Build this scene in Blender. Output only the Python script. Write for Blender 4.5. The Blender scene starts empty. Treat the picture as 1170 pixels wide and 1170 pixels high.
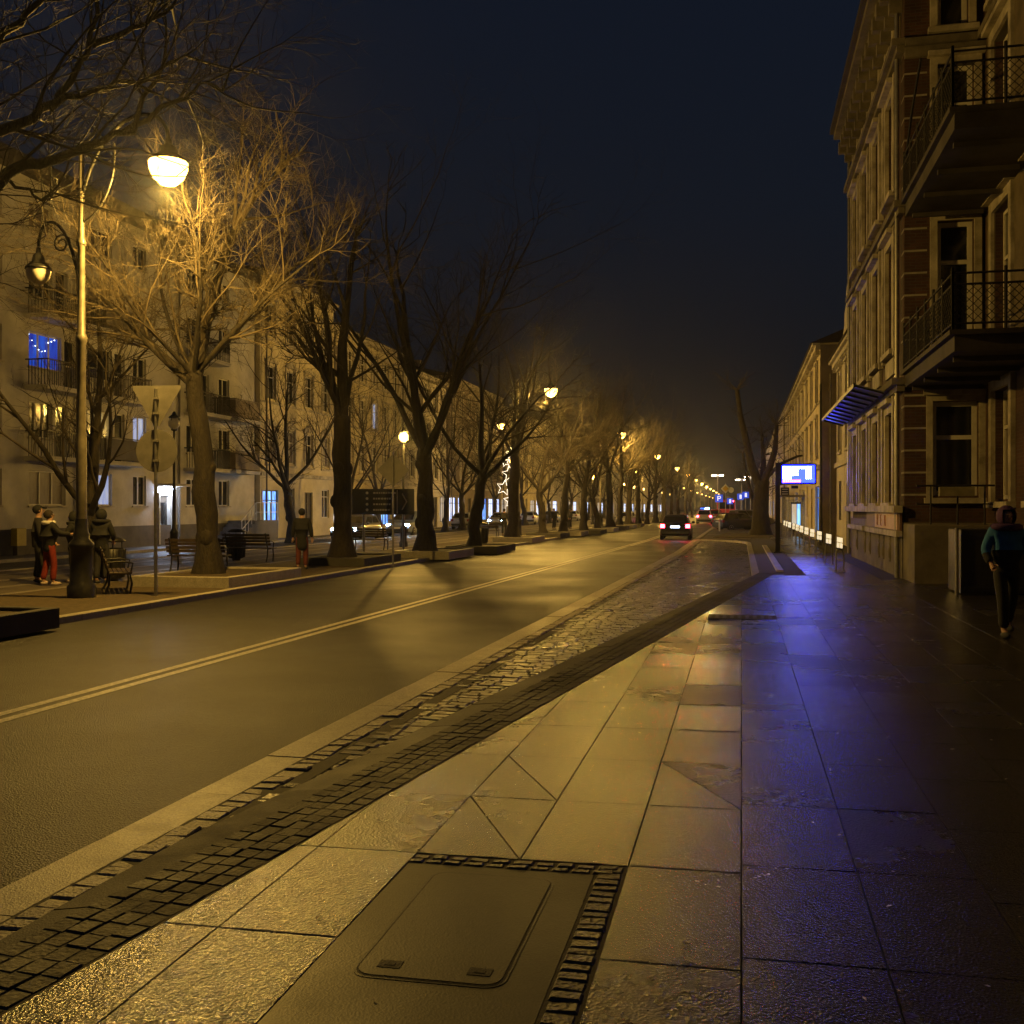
import bpy, bmesh, math, random
from mathutils import Vector, Matrix, Quaternion
random.seed(7)
SC = bpy.context.scene
COL = SC.collection
PI = math.pi

# ------------------------------------------------------------------ camera frame (for reading places off the photo)
F, HOR, VPX, CAMH = 1170.0, 580.0, 847.0, 1.87
TH = math.atan((VPX-585)/F); CT, ST = math.cos(TH), math.sin(TH)
def at(px, d):
    xc = (px-585)/F*d
    return xc*CT-d*ST, xc*ST+d*CT
def gp(px, py, z=0.0):
    return at(px, F*(CAMH-z)/(py-HOR))
def dX(px, X): return X*F/(CT*(px-VPX))
def atX(px, X): return at(px, dX(px, X))
def zat(py, d): return CAMH-(py-HOR)/F*d

# ------------------------------------------------------------------ materials
MATS = {}
def newmat(name):
    m = bpy.data.materials.new(name); m.use_nodes = True
    nt = m.node_tree
    return m, nt, nt.nodes['Principled BSDF']
def mat(name, c1, c2=None, scale=6.0, rough=.7, rvar=0.0, bump=0.0, bscale=60.0, metal=0.0, detail=6, spec=.5, lo=.35, hi=.65, stretch=None):
    if name in MATS: return MATS[name]
    m, nt, b = newmat(name); N = nt.nodes; L = nt.links
    b.inputs['Base Color'].default_value = (*c1, 1); b.inputs['Roughness'].default_value = rough
    b.inputs['Metallic'].default_value = metal; b.inputs['Specular IOR Level'].default_value = spec
    tc = N.new('ShaderNodeTexCoord'); src = tc.outputs['Object']
    if stretch:
        mp = N.new('ShaderNodeMapping'); mp.inputs['Scale'].default_value = stretch
        L.new(src, mp.inputs['Vector']); src = mp.outputs['Vector']
    if c2 is not None or rvar:
        n = N.new('ShaderNodeTexNoise'); n.inputs['Scale'].default_value = scale; n.inputs['Detail'].default_value = detail
        n.inputs['Roughness'].default_value = .62
        L.new(src, n.inputs['Vector'])
        if c2 is not None:
            r = N.new('ShaderNodeValToRGB'); r.color_ramp.elements[0].position = lo; r.color_ramp.elements[1].position = hi
            r.color_ramp.elements[0].color = (*c1, 1); r.color_ramp.elements[1].color = (*c2, 1)
            L.new(n.outputs['Fac'], r.inputs['Fac']); L.new(r.outputs['Color'], b.inputs['Base Color'])
        if rvar:
            mr = N.new('ShaderNodeMapRange'); mr.inputs['From Min'].default_value = .3; mr.inputs['From Max'].default_value = .7
            mr.inputs['To Min'].default_value = max(.04, rough-rvar); mr.inputs['To Max'].default_value = min(1, rough+rvar)
            L.new(n.outputs['Fac'], mr.inputs['Value']); L.new(mr.outputs['Result'], b.inputs['Roughness'])
    if bump:
        n2 = N.new('ShaderNodeTexNoise'); n2.inputs['Scale'].default_value = bscale; n2.inputs['Detail'].default_value = 4
        L.new(src, n2.inputs['Vector'])
        bp = N.new('ShaderNodeBump'); bp.inputs['Strength'].default_value = bump; bp.inputs['Distance'].default_value = .04 if name == 'bark' else .01
        L.new(n2.outputs['Fac'], bp.inputs['Height']); L.new(bp.outputs['Normal'], b.inputs['Normal'])
    MATS[name] = m
    return m
def emat(name, col, s):
    if name in MATS: return MATS[name]
    m, nt, b = newmat(name)
    b.inputs['Base Color'].default_value = (*[min(.8, c) for c in col], 1); b.inputs['Roughness'].default_value = .4
    b.inputs['Emission Color'].default_value = (*col, 1); b.inputs['Emission Strength'].default_value = s
    MATS[name] = m; return m
def room_mat(name, c1, c2, s, scale=2.0):
    """a lit room behind a pane: uneven curtain-coloured glow"""
    if name in MATS: return MATS[name]
    m, nt, b = newmat(name); N = nt.nodes; L = nt.links
    tc = N.new('ShaderNodeTexCoord'); n = N.new('ShaderNodeTexNoise'); n.inputs['Scale'].default_value = scale; n.inputs['Detail'].default_value = 3
    mp = N.new('ShaderNodeMapping'); mp.inputs['Scale'].default_value = (3, 3, .7)
    L.new(tc.outputs['Object'], mp.inputs['Vector']); L.new(mp.outputs['Vector'], n.inputs['Vector'])
    r = N.new('ShaderNodeValToRGB'); r.color_ramp.elements[0].position = .35; r.color_ramp.elements[1].position = .65
    r.color_ramp.elements[0].color = (*c1, 1); r.color_ramp.elements[1].color = (*c2, 1)
    L.new(n.outputs['Fac'], r.inputs['Fac']); L.new(r.outputs['Color'], b.inputs['Emission Color'])
    b.inputs['Emission Strength'].default_value = s; b.inputs['Base Color'].default_value = (.05, .05, .05, 1); b.inputs['Roughness'].default_value = .15
    MATS[name] = m; return m

def wet_mat(name, c1, c2, scale, rlo, rhi, grain=0.0, gscale=140.0, bump=.3, puddle=.5, mb=1.5, mr_=.35):
    """wet paving: large damp patches steer the roughness, fine grain in colour and bump"""
    m, nt, b = newmat(name); N = nt.nodes; L = nt.links
    tc = N.new('ShaderNodeTexCoord')
    big = N.new('ShaderNodeTexNoise'); big.inputs['Scale'].default_value = puddle; big.inputs['Detail'].default_value = 5; L.new(tc.outputs['Object'], big.inputs['Vector'])
    mid = N.new('ShaderNodeTexNoise'); mid.inputs['Scale'].default_value = scale; mid.inputs['Detail'].default_value = 8; mid.inputs['Roughness'].default_value = .7; L.new(tc.outputs['Object'], mid.inputs['Vector'])
    fin = N.new('ShaderNodeTexNoise'); fin.inputs['Scale'].default_value = gscale; fin.inputs['Detail'].default_value = 3; L.new(tc.outputs['Object'], fin.inputs['Vector'])
    vor = N.new('ShaderNodeTexVoronoi'); vor.inputs['Scale'].default_value = gscale*.8; L.new(tc.outputs['Object'], vor.inputs['Vector'])
    r = N.new('ShaderNodeValToRGB'); r.color_ramp.elements[0].position = .3; r.color_ramp.elements[1].position = .7
    r.color_ramp.elements[0].color = (*c1, 1); r.color_ramp.elements[1].color = (*c2, 1); L.new(mid.outputs['Fac'], r.inputs['Fac'])
    mx = N.new('ShaderNodeMix'); mx.data_type = 'RGBA'; mx.blend_type = 'OVERLAY'; mx.inputs['Factor'].default_value = grain
    L.new(r.outputs['Color'], mx.inputs['A']); bw = N.new('ShaderNodeRGBToBW'); L.new(vor.outputs['Color'], bw.inputs[0]); L.new(bw.outputs[0], mx.inputs['B'])
    # per-piece tint stored on the mesh (each slab was cut from another block)
    at_ = N.new('ShaderNodeAttribute'); at_.attribute_name = 'tint'
    mr0 = N.new('ShaderNodeMapRange'); mr0.inputs['To Min'].default_value = .84; mr0.inputs['To Max'].default_value = 1.14; L.new(at_.outputs['Fac'], mr0.inputs['Value'])
    ml = N.new('ShaderNodeMix'); ml.data_type = 'RGBA'; ml.blend_type = 'MULTIPLY'; ml.inputs['Factor'].default_value = 1
    L.new(mx.outputs['Result'], ml.inputs['A']); L.new(mr0.outputs['Result'], ml.inputs['B'])
    L.new(ml.outputs['Result'], b.inputs['Base Color'])
    mr = N.new('ShaderNodeMapRange'); mr.inputs['From Min'].default_value = .35; mr.inputs['From Max'].default_value = .65
    mr.inputs['To Min'].default_value = rlo; mr.inputs['To Max'].default_value = rhi
    ad = N.new('ShaderNodeMath'); ad.operation = 'MULTIPLY_ADD'; ad.inputs[1].default_value = mr_; L.new(mid.outputs['Fac'], ad.inputs[0]); 
    sc = N.new('ShaderNodeMath'); sc.operation = 'MULTIPLY'; sc.inputs[1].default_value = 1-mr_; L.new(big.outputs['Fac'], sc.inputs[0]); L.new(sc.outputs[0], ad.inputs[2])
    L.new(ad.outputs[0], mr.inputs['Value']); tr = N.new('ShaderNodeMath'); tr.operation = 'MULTIPLY_ADD'; tr.inputs[1].default_value = .08; L.new(at_.outputs['Fac'], tr.inputs[0]); L.new(mr.outputs['Result'], tr.inputs[2])
    ts = N.new('ShaderNodeMath'); ts.operation = 'SUBTRACT'; ts.inputs[1].default_value = .04; L.new(tr.outputs[0], ts.inputs[0]); L.new(ts.outputs[0], b.inputs['Roughness'])
    add = N.new('ShaderNodeMath'); add.operation = 'MULTIPLY_ADD'; add.inputs[1].default_value = .8; L.new(vor.outputs['Distance'], add.inputs[0]); L.new(fin.outputs['Fac'], add.inputs[2])
    ad2 = N.new('ShaderNodeMath'); ad2.operation = 'MULTIPLY_ADD'; ad2.inputs[1].default_value = mb; L.new(mid.outputs['Fac'], ad2.inputs[0]); L.new(add.outputs[0], ad2.inputs[2])
    bp = N.new('ShaderNodeBump'); bp.inputs['Strength'].default_value = bump; bp.inputs['Distance'].default_value = .006
    L.new(ad2.outputs[0], bp.inputs['Height']); L.new(bp.outputs['Normal'], b.inputs['Normal'])
    MATS[name] = m; return m

M_ASPH = wet_mat('wet_asphalt', (.013, .0115, .0095), (.024, .0215, .0175), 3.0, .40, .58, .7, 100, 1.3, .35, .3, .2)
M_ASPH.node_tree.nodes['Principled BSDF'].inputs['Specular IOR Level'].default_value = .38
M_SLAB = wet_mat('wet_granite_slab', (.014, .0125, .010), (.028, .025, .019), 9.0, .19, .30, .8, 95, .62, .5, .13, .22)
M_SLAB.node_tree.nodes['Principled BSDF'].inputs['Specular IOR Level'].default_value = .85
M_KERB = wet_mat('pale_granite_kerb', (.27, .245, .19), (.40, .365, .29), 6.0, .42, .65, .35, 120, .35, .8)
M_ROUGH = wet_mat('rough_granite', (.22, .19, .15), (.34, .30, .23), 14.0, .40, .62, .4, 60, 1.0, 1.0)
M_SETT = wet_mat('wet_sett', (.09, .082, .068), (.16, .147, .12), 11.0, .24, .42, .3, 60, .5, .8)
M_DARKSETT = wet_mat('dark_basalt_sett', (.025, .022, .019), (.05, .045, .038), 12.0, .55, .85, .3, 60, .7, .8)
M_DARKSTONE = wet_mat('dark_kerb_stone', (.035, .031, .026), (.06, .055, .046), 6.0, .6, .85, .3, 120, .35, .7)
M_JOINT = mat('joint_sand', (.03, .027, .022), (.05, .043, .036), 20, .8, bump=.4)
M_WALK = wet_mat('walk_paving', (.06, .05, .038), (.11, .09, .065), 1.6, .42, .7, .3, 60, .5, .35)
M_BAND = wet_mat('walk_band', (.15, .13, .10), (.22, .19, .14), 3, .4, .6, .3, 60, .4, .5)
M_SOIL = mat('leafy_soil', (.035, .026, .014), (.09, .062, .028), 9, .85, bump=1.0, bscale=40)
M_GROUND = mat('earth', (.03, .027, .022), (.05, .045, .035), .4, .8)
M_PAINT = wet_mat('road_paint', (.14, .13, .11), (.66, .62, .52), 16, .4, .6, .3, 80, .4, .6)
M_BARK = mat('bark', (.014, .010, .007), (.034, .026, .017), 5, .85, bump=1.0, bscale=18, stretch=(2, 2, .5))
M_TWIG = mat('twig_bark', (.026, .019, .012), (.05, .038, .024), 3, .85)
M_TWIGLIT = mat('lamplit_twig_bark', (.06, .044, .026), (.10, .077, .046), 3, .8)  # same twigs painted brighter, lamplight put into the colour
M_IRON = mat('black_iron', (.018, .018, .018), (.03, .028, .026), 8, .42, .08, .15, 60, .3)
M_POST = mat('lamp_post_paint', (.10, .088, .065), (.17, .15, .11), 4, .45, .1, .1, 60, .2)
M_STEEL = mat('galvanised_steel', (.26, .255, .24), (.36, .35, .33), 10, .42, .1, metal=.7)
M_SIGNBACK = mat('sign_back', (.20, .19, .17), (.26, .245, .22), 5, .5, .08)
M_GLASS = mat('dark_pane', (.012, .013, .015), rough=.09, spec=.6)
M_WHITEFRAME = mat('white_window_frame', (.55, .52, .46), (.66, .63, .56), 4, .5)
M_WOOD = mat('bench_wood', (.035, .022, .012), (.06, .04, .022), 8, .55, .1)
SOD = (1.0, .60, .16)
M_LAMP = emat('sodium_bowl', (1.0, .60, .14), 9.0)
M_LAMPLOW = emat('sodium_low_bowl', (1.0, .60, .16), 7.0)
M_LAMPOFF = mat('opal_bowl', (.62, .58, .48), rough=.25)
M_COOL = emat('cool_white_lamp', (.62, .74, 1.0), 90.0)

# ------------------------------------------------------------------ mesh builder
class MB:
    def __init__(s): s.v = []; s.f = []; s.m = []; s.t = []; s.mi = 0; s.tint = .5; s.smooth = set()
    def quad(s, *p):
        n = len(s.v); s.v += [tuple(q) for q in p]; s.f.append(tuple(range(n, n+len(p)))); s.m.append(s.mi); s.t.append(s.tint)
    def faces(s, vs, fs, smooth=False):
        n = len(s.v); s.v += [tuple(q) for q in vs]
        for f in fs:
            if smooth: s.smooth.add(len(s.f))
            s.f.append(tuple(i+n for i in f)); s.m.append(s.mi); s.t.append(s.tint)
    def box(s, x0, x1, y0, y1, z0, z1, M=None):
        vs = [Vector((x, y, z)) for z in (z0, z1) for y in (y0, y1) for x in (x0, x1)]
        if M is not None: vs = [M @ v for v in vs]
        s.faces(vs, [(0, 2, 3, 1), (4, 5, 7, 6), (0, 1, 5, 4), (2, 6, 7, 3), (0, 4, 6, 2), (1, 3, 7, 5)])
    def bbox(s, x0, x1, y0, y1, z0, z1, b=.01, M=None):
        """box with its top edge bevelled"""
        vs = [(x0, y0, z0), (x1, y0, z0), (x1, y1, z0), (x0, y1, z0), (x0, y0, z1-b), (x1, y0, z1-b), (x1, y1, z1-b), (x0, y1, z1-b),
              (x0+b, y0+b, z1), (x1-b, y0+b, z1), (x1-b, y1-b, z1), (x0+b, y1-b, z1)]
        vs = [Vector(v) for v in vs]
        if M is not None: vs = [M @ v for v in vs]
        s.faces(vs, [(0, 1, 5, 4), (1, 2, 6, 5), (2, 3, 7, 6), (3, 0, 4, 7), (4, 5, 9, 8), (5, 6, 10, 9), (6, 7, 11, 10), (7, 4, 8, 11), (8, 9, 10, 11), (3, 2, 1, 0)])
    def tube(s, pts, rad, n=6, cap=True, smooth=True):
        pts = [Vector(p) for p in pts]
        if not hasattr(rad, '__len__'): rad = [rad]*len(pts)
        vs = []; up = None
        for i, p in enumerate(pts):
            d = (pts[min(i+1, len(pts)-1)]-pts[max(i-1, 0)])
            if d.length < 1e-9: d = Vector((0, 0, 1))
            d.normalize()
            if up is None: up = Vector((1, 0, 0)) if abs(d.x) < .8 else Vector((0, 1, 0))
            a = d.cross(up); 
            if a.length < 1e-6: a = d.orthogonal()
            a.normalize(); b = a.cross(d).normalized(); up = b
            for k in range(n):
                t = 2*PI*k/n
                vs.append(p+(a*math.cos(t)+b*math.sin(t))*rad[i])
        fs = []
        for i in range(len(pts)-1):
            for k in range(n):
                fs.append((i*n+k, i*n+(k+1) % n, (i+1)*n+(k+1) % n, (i+1)*n+k))
        s.faces(vs, fs, smooth)
        if cap:
            m = len(pts)-1
            s.faces(vs[:n], [tuple(range(n))[::-1]]); s.faces(vs[m*n:], [tuple(range(n))])
    def lathe(s, prof, n=12, c=(0, 0, 0), smooth=True):
        vs = []; cx, cy, cz = c
        for r, z in prof:
            for k in range(n):
                t = 2*PI*k/n; vs.append((cx+r*math.cos(t), cy+r*math.sin(t), cz+z))
        fs = []
        for i in range(len(prof)-1):
            for k in range(n): fs.append((i*n+k, i*n+(k+1) % n, (i+1)*n+(k+1) % n, (i+1)*n+k))
        s.faces(vs, fs, smooth)
        s.faces(vs[:n], [tuple(range(n))[::-1]]); s.faces(vs[-n:], [tuple(range(n))])
    def prism(s, poly, y0, y1):
        """polygon in x,z pushed along y"""
        n = len(poly)
        s.faces([(x, y0, z) for x, z in poly]+[(x, y1, z) for x, z in poly],
                [tuple(range(n)), tuple(range(2*n-1, n-1, -1))]+[(i, i+n, (i+1) % n+n, (i+1) % n) for i in range(n)])
    def flat(s, poly, z):
        s.faces([(x, y, z) for x, y in poly], [tuple(range(len(poly)))])
    def slab(s, poly, z0, z1):
        n = len(poly)
        s.faces([(x, y, z0) for x, y in poly]+[(x, y, z1) for x, y in poly],
                [tuple(range(n-1, -1, -1)), tuple(range(n, 2*n))]+[(i, (i+1) % n, (i+1) % n+n, i+n) for i in range(n)])
    def sphere(s, c, r, nu=10, nv=6, sc=(1, 1, 1)):
        prof = []
        vs = []; fs = []
        for j in range(nv+1):
            a = -PI/2+PI*j/nv
            for k in range(nu):
                t = 2*PI*k/nu
                vs.append((c[0]+r*sc[0]*math.cos(a)*math.cos(t), c[1]+r*sc[1]*math.cos(a)*math.sin(t), c[2]+r*sc[2]*math.sin(a)))
        for j in range(nv):
            for k in range(nu): fs.append((j*nu+k, j*nu+(k+1) % nu, (j+1)*nu+(k+1) % nu, (j+1)*nu+k))
        s.faces(vs, fs, True)
    def mesh(s, name, mats):
        me = bpy.data.meshes.new(name); me.from_pydata(s.v, [], s.f)
        if not isinstance(mats, (list, tuple)): mats = [mats]
        for m in mats: me.materials.append(m)
        if len(mats) > 1: me.polygons.foreach_set('material_index', s.m)
        sm = [i in s.smooth for i in range(len(s.f))]
        me.polygons.foreach_set('use_smooth', sm)
        a = me.attributes.new('tint', 'FLOAT', 'FACE'); a.data.foreach_set('value', s.t)
        me.update(); return me
    def build(s, name, mats, parent=None, loc=None, rz=None, weld=False):
        me = s.mesh(name, mats)
        if weld:
            bm = bmesh.new(); bm.from_mesh(me); bmesh.ops.remove_doubles(bm, verts=bm.verts, dist=1e-4)
            bmesh.ops.recalc_face_normals(bm, faces=bm.faces); bm.to_mesh(me); bm.free()
        return link(name, me, parent, loc, rz)
def link(name, me, parent=None, loc=None, rz=None):
    o = bpy.data.objects.new(name, me); COL.objects.link(o)
    if parent is not None: o.parent = parent
    if loc is not None: o.location = loc
    if rz is not None: o.rotation_euler = (0, 0, rz)
    return o
def tag(o, label, cat, group=None):
    o['label'] = label; o['category'] = cat
    if group: o['group'] = group
    return o
def thing(name, label, cat, loc=(0, 0, 0), rz=0.0, group=None):
    o = bpy.data.objects.new(name, None); COL.objects.link(o); o.location = loc; o.rotation_euler = (0, 0, rz)
    o.empty_display_size = .2
    return tag(o, label, cat, group)
def struct(o): o['kind'] = 'structure'; return o
def dup(root, label=None, loc=None, rz=None, group=None, sc=None):
    r = root.copy(); COL.objects.link(r)
    if label: r['label'] = label
    if group: r['group'] = group
    if loc is not None: r.location = loc
    if rz is not None: r.rotation_euler = (0, 0, rz)
    if sc is not None: r.scale = (sc,)*3
    def rec(a, b):
        for ch in [o for o in a.children if o.name != b.name]:
            c = ch.copy(); COL.objects.link(c); c.parent = b; rec(ch, c)
    rec(root, r)
    return r
ORD = 'nearest second third fourth fifth sixth seventh eighth ninth tenth eleventh twelfth thirteenth fourteenth fifteenth sixteenth seventeenth eighteenth nineteenth twentieth'.split()
def ordn(i): return ORD[i] if i < len(ORD) else str(i+1)+'th'

# ------------------------------------------------------------------ world: overcast night sky with the town's warm glow low down
W = bpy.data.worlds.new('World'); SC.world = W; W.use_nodes = True
nt = W.node_tree; bg = nt.nodes['Background']
tc = nt.nodes.new('ShaderNodeTexCoord'); sp = nt.nodes.new('ShaderNodeSeparateXYZ'); nt.links.new(tc.outputs['Generated'], sp.inputs[0])
cr = nt.nodes.new('ShaderNodeValToRGB'); nt.links.new(sp.outputs['Z'], cr.inputs['Fac'])
e = cr.color_ramp.elements
e[0].position = 0.0; e[0].color = (.0075, .0066, .0064, 1)
e[1].position = .5; e[1].color = (.0052, .0082, .0165, 1)
k = e.new(.12); k.color = (.0066, .0072, .0092, 1)
k = e.new(.27); k.color = (.0058, .0082, .0140, 1)
nt.links.new(cr.outputs['Color'], bg.inputs['Color']); bg.inputs['Strength'].default_value = 1.0

# ------------------------------------------------------------------ ground
LK = -10.65                                         # left kerb
def RX(Y): return -3.58+.021*min(Y, 42)             # right road edge
def DXL(Y): return -6.62+.0245*min(Y, 58)           # double line
KA, KB = -2.908, .1372
def KX(Y): return KA+KB*Y                           # edge of the slab pavement along the parking bay
def PZ(X): return .12+.013*(X+2.9)                  # the pavement falls towards the road
YS = [-14, -6, 0, 4, 8, 14, 20, 30, 42, 58, 80, 120, 200, 320, 520]

g = MB(); g.quad((-300, -60, -.05), (300, -60, -.05), (300, 610, -.05), (-300, 610, -.05))
struct(g.build('ground', M_GROUND))
r = MB()
for a, b in zip(YS, YS[1:]): r.quad((LK-.2, a, 0), (RX(a)+.02, a, 0), (RX(b)+.02, b, 0), (LK-.2, b, 0))
struct(r.build('road', M_ASPH))
# painted double line, edge slot, road patches
r = MB()
random.seed(3)
y = -8.0
while y < 230:
    y2 = y+random.uniform(2.5, 4)
    for o in (-.17, .05): r.quad((DXL(y)+o, y, .004), (DXL(y)+o+.115, y, .004), (DXL(y2)+o+.115, y2, .004), (DXL(y2)+o, y2, .004))
    y = y2
struct(r.build('road_marking', M_PAINT))
r = MB()
for x0, x1, a, b in ((-9.9, -8.6, 30, 37), (-5.3, -4.2, 44, 50)):
    r.tint = random.random(); r.slab([(x0, a), (x1, a+.05), (x1+.04, b), (x0-.03, b-.04)], -.02, .004)
struct(r.build('road', M_ASPH))
# left kerb and the green strip, walk, side street, far pavement
def strip(name, m, fx0, fx1, z0, z1, y0=-14, y1=520, step=None, gap=.0, b=.012):
    q = MB(); y = y0
    while y < y1:
        st = step if step and y < 160 else 40
        y2 = min(y+st, y1); q.tint = random.random()
        xs = [fx0(y), fx1(y), fx1(y2), fx0(y2)]
        zz = z1+random.uniform(-.003, .003) if step else z1
        q.bq = None
        v = [(xs[0], y+gap, z0), (xs[1], y+gap, z0), (xs[2], y2-gap, z0), (xs[3], y2-gap, z0),
             (xs[0], y+gap, zz-b), (xs[1], y+gap, zz-b), (xs[2], y2-gap, zz-b), (xs[3], y2-gap, zz-b),
             (xs[0]+b, y+gap, zz), (xs[1]-b, y+gap, zz), (xs[2]-b, y2-gap, zz), (xs[3]+b, y2-gap, zz)]
        q.faces(v, [(0, 1, 5, 4), (1, 2, 6, 5), (2, 3, 7, 6), (3, 0, 4, 7), (4, 5, 9, 8), (5, 6, 10, 9), (6, 7, 11, 10), (7, 4, 8, 11), (8, 9, 10, 11)])
        y = y2
    return struct(q.build(name, m))
strip('kerb', M_KERB, lambda y: LK-.18, lambda y: LK, -.05, .12, step=1.0, gap=.004)
strip('ground', M_SOIL, lambda y: -14.6, lambda y: LK-.18, -.05, .10)
strip('path', M_WALK, lambda y: -20.2, lambda y: -14.6, -.05, .085)
for i, xx in enumerate((-14.75, -16.2, -17.7, -19.2)):
    strip('path', M_BAND, lambda y, xx=xx: xx-.16, lambda y, xx=xx: xx+.16, .08, .092, step=.6, gap=.006, b=.003)
strip('kerb', M_KERB, lambda y: -20.38, lambda y: -20.2, -.05, .11, step=1.0, gap=.004)
strip('road', M_ASPH, lambda y: -24.2, lambda y: -20.38, -.05, .01)
strip('kerb', M_KERB, lambda y: -24.38, lambda y: -24.2, -.05, .12, step=1.0, gap=.004)
strip('pavement', M_WALK, lambda y: -40, lambda y: -24.38, -.05, .11)
# right edge of the road: pale flush kerb and a rough band
strip('kerb', M_KERB, lambda y: RX(y), lambda y: RX(y)+.31, -.05, .035, y1=160, step=1.0, gap=.003)
q = MB(); random.seed(5)
y = -4.0
while y < 60:
    l = random.uniform(.10, .2); q.tint = random.random()
    z = .042+random.uniform(-.006, .008)
    w0 = RX(y)+.315+random.uniform(0, .015); w1 = RX(y)+.475+random.uniform(-.02, .015)
    M = Matrix.Rotation(random.uniform(-.05, .05), 4, 'Y') @ Matrix.Rotation(random.uniform(-.06, .06), 4, 'X')
    M = Matrix.Translation((w0, y, 0)) @ M @ Matrix.Translation((-w0, -y, 0))
    q.bbox(w0, w1, y+.004, y+l-.004, -.03, z, .009, M); y += l
q.mi = 1
for a, b in ((-4, 20), (20, 42), (42, 60)): q.quad(*[(RX(v)+o, v, .033) for v, o in ((a, .3), (a, .6), (b, .6), (b, .3))])
struct(q.build('kerb', [M_ROUGH, M_JOINT]))
# parking bay of setts
BAYX, BAYE = .27, 57.0
def bay_right(Y):
    if Y < 24.5: return KX(Y)-.74
    e = max(0.0, Y-52)
    return BAYX-(0 if e <= 0 else 2.6*(1-math.sqrt(max(0, 1-(e/5.2)**2))))
q = MB(); random.seed(11)
y = 4.6
q.mi = 1
q2 = []
while y < BAYE:
    dy = .135 if y < 30 else .2
    x = RX(y)+.485; xr = min(bay_right(y), BAYX-.01)
    while x < xr-.03:
        w = random.uniform(.15, .23)
        if x+w > xr-.05: w = xr-x
        z = .03+random.uniform(-.005, .007)
        q.tint = random.random(); q.mi = 0
        M = Matrix.Translation((x+w/2, y+dy/2, 0)) @ Matrix.Rotation(random.uniform(-.045, .045), 4, 'X') @ Matrix.Rotation(random.uniform(-.045, .045), 4, 'Y') @ Matrix.Rotation(random.uniform(-.05, .05), 4, 'Z')
        q.bbox(-w/2+.004, w/2-.004, -dy/2+.004, dy/2-.004, -.04, z, .011, M)
        x += w
    y += dy
q.mi = 1
for a, b in ((4, 10), (10, 24.5), (24.5, 40), (40, 57.5)):
    q.quad((RX(a)+.4, a, .021), (min(KX(a), 1.0), a, .021), (min(KX(b), 1.0), b, .021), (RX(b)+.4, b, .021))
struct(q.build('road', [M_SETT, M_JOINT]))
# dark sloping kerb of the bay and the dark sett band beside it
q = MB(); y = -3.0; random.seed(2)
while y < 24.3:
    y2 = y+1.0; q.tint = random.random()
    xa, xb = KX(y), KX(y2)
    a0 = max(xa-.74, RX(y)+.49); b0 = max(xb-.74, RX(y2)+.49)
    za = .10+random.uniform(-.002, .002)
    q.faces([(a0, y+.003, .0), (xa-.42, y+.003, .0), (xb-.42, y2-.003, .0), (b0, y2-.003, .0),
             (a0+.02, y+.003, za-.02), (xa-.42, y+.003, za+.012), (xb-.42, y2-.003, za+.012), (b0+.02, y2-.003, za-.02)],
            [(4, 5, 6, 7), (0, 1, 5, 4), (1, 2, 6, 5), (2, 3, 7, 6), (3, 0, 4, 7)])
    y = y2
struct(q.build('kerb', M_DARKSTONE))
q = MB(); y = -3.0
ang = math.atan(KB)
while y < 27.6:
    for k in range(4):
        x = KX(y)-.42+k*.105; q.tint = random.random()
        z = PZ(KX(y))+random.uniform(-.003, .003)
        M = Matrix.Translation((x+.05, y+.06, 0)) @ Matrix.Rotation(-ang+random.uniform(-.06, .06), 4, 'Z') @ Matrix.Rotation(random.uniform(-.03, .03), 4, 'X') @ Matrix.Rotation(random.uniform(-.03, .03), 4, 'Y')
        q.bbox(-.0505, .0505, -.0595, .0595, -.02, z, .006, M)
    y += .122
q.mi = 1; q.quad(*[(KX(b)+o, b, PZ(KX(b))-.005) for b, o in ((-3, -.43), (-3, 0), (27.6, 0), (27.6, -.43))])
struct(q.build('pavement', [M_DARKSETT, M_JOINT]))
# pale kerb at the inner side of the bay, its rounded end, paving behind it
q = MB()
path = []
y = 25.0
while y < BAYE+.1: path.append((bay_right(y), y)); y += 1.0 if y < 52 else .35
path += [(RX(57.2)+.5, 57.3)]
for (x0, y0), (x1, y1) in zip(path, path[1:]):
    d = Vector((x1-x0, y1-y0)).normalized(); n = Vector((d.y, -d.x))*.2; q.tint = random.random()
    q.slab([(x0, y0), (x0+n.x, y0+n.y), (x1+n.x, y1+n.y), (x1, y1)], -.02, .125)
struct(q.build('kerb', M_KERB))
q = MB()
q.slab([(.47, 25.6), (KX(25.6), 25.6), (.95, 28.2), (.9, 52), (.9, 57.5), (-.4, 57.5), (.25, 54.5), (.47, 52)], -.03, .118)
struct(q.build('pavement', M_DARKSETT))
q = MB(); q.bbox(.92, 1.12, 28.5, 47.5, -.02, .185, .01); struct(q.build('kerb', M_KERB))
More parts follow.
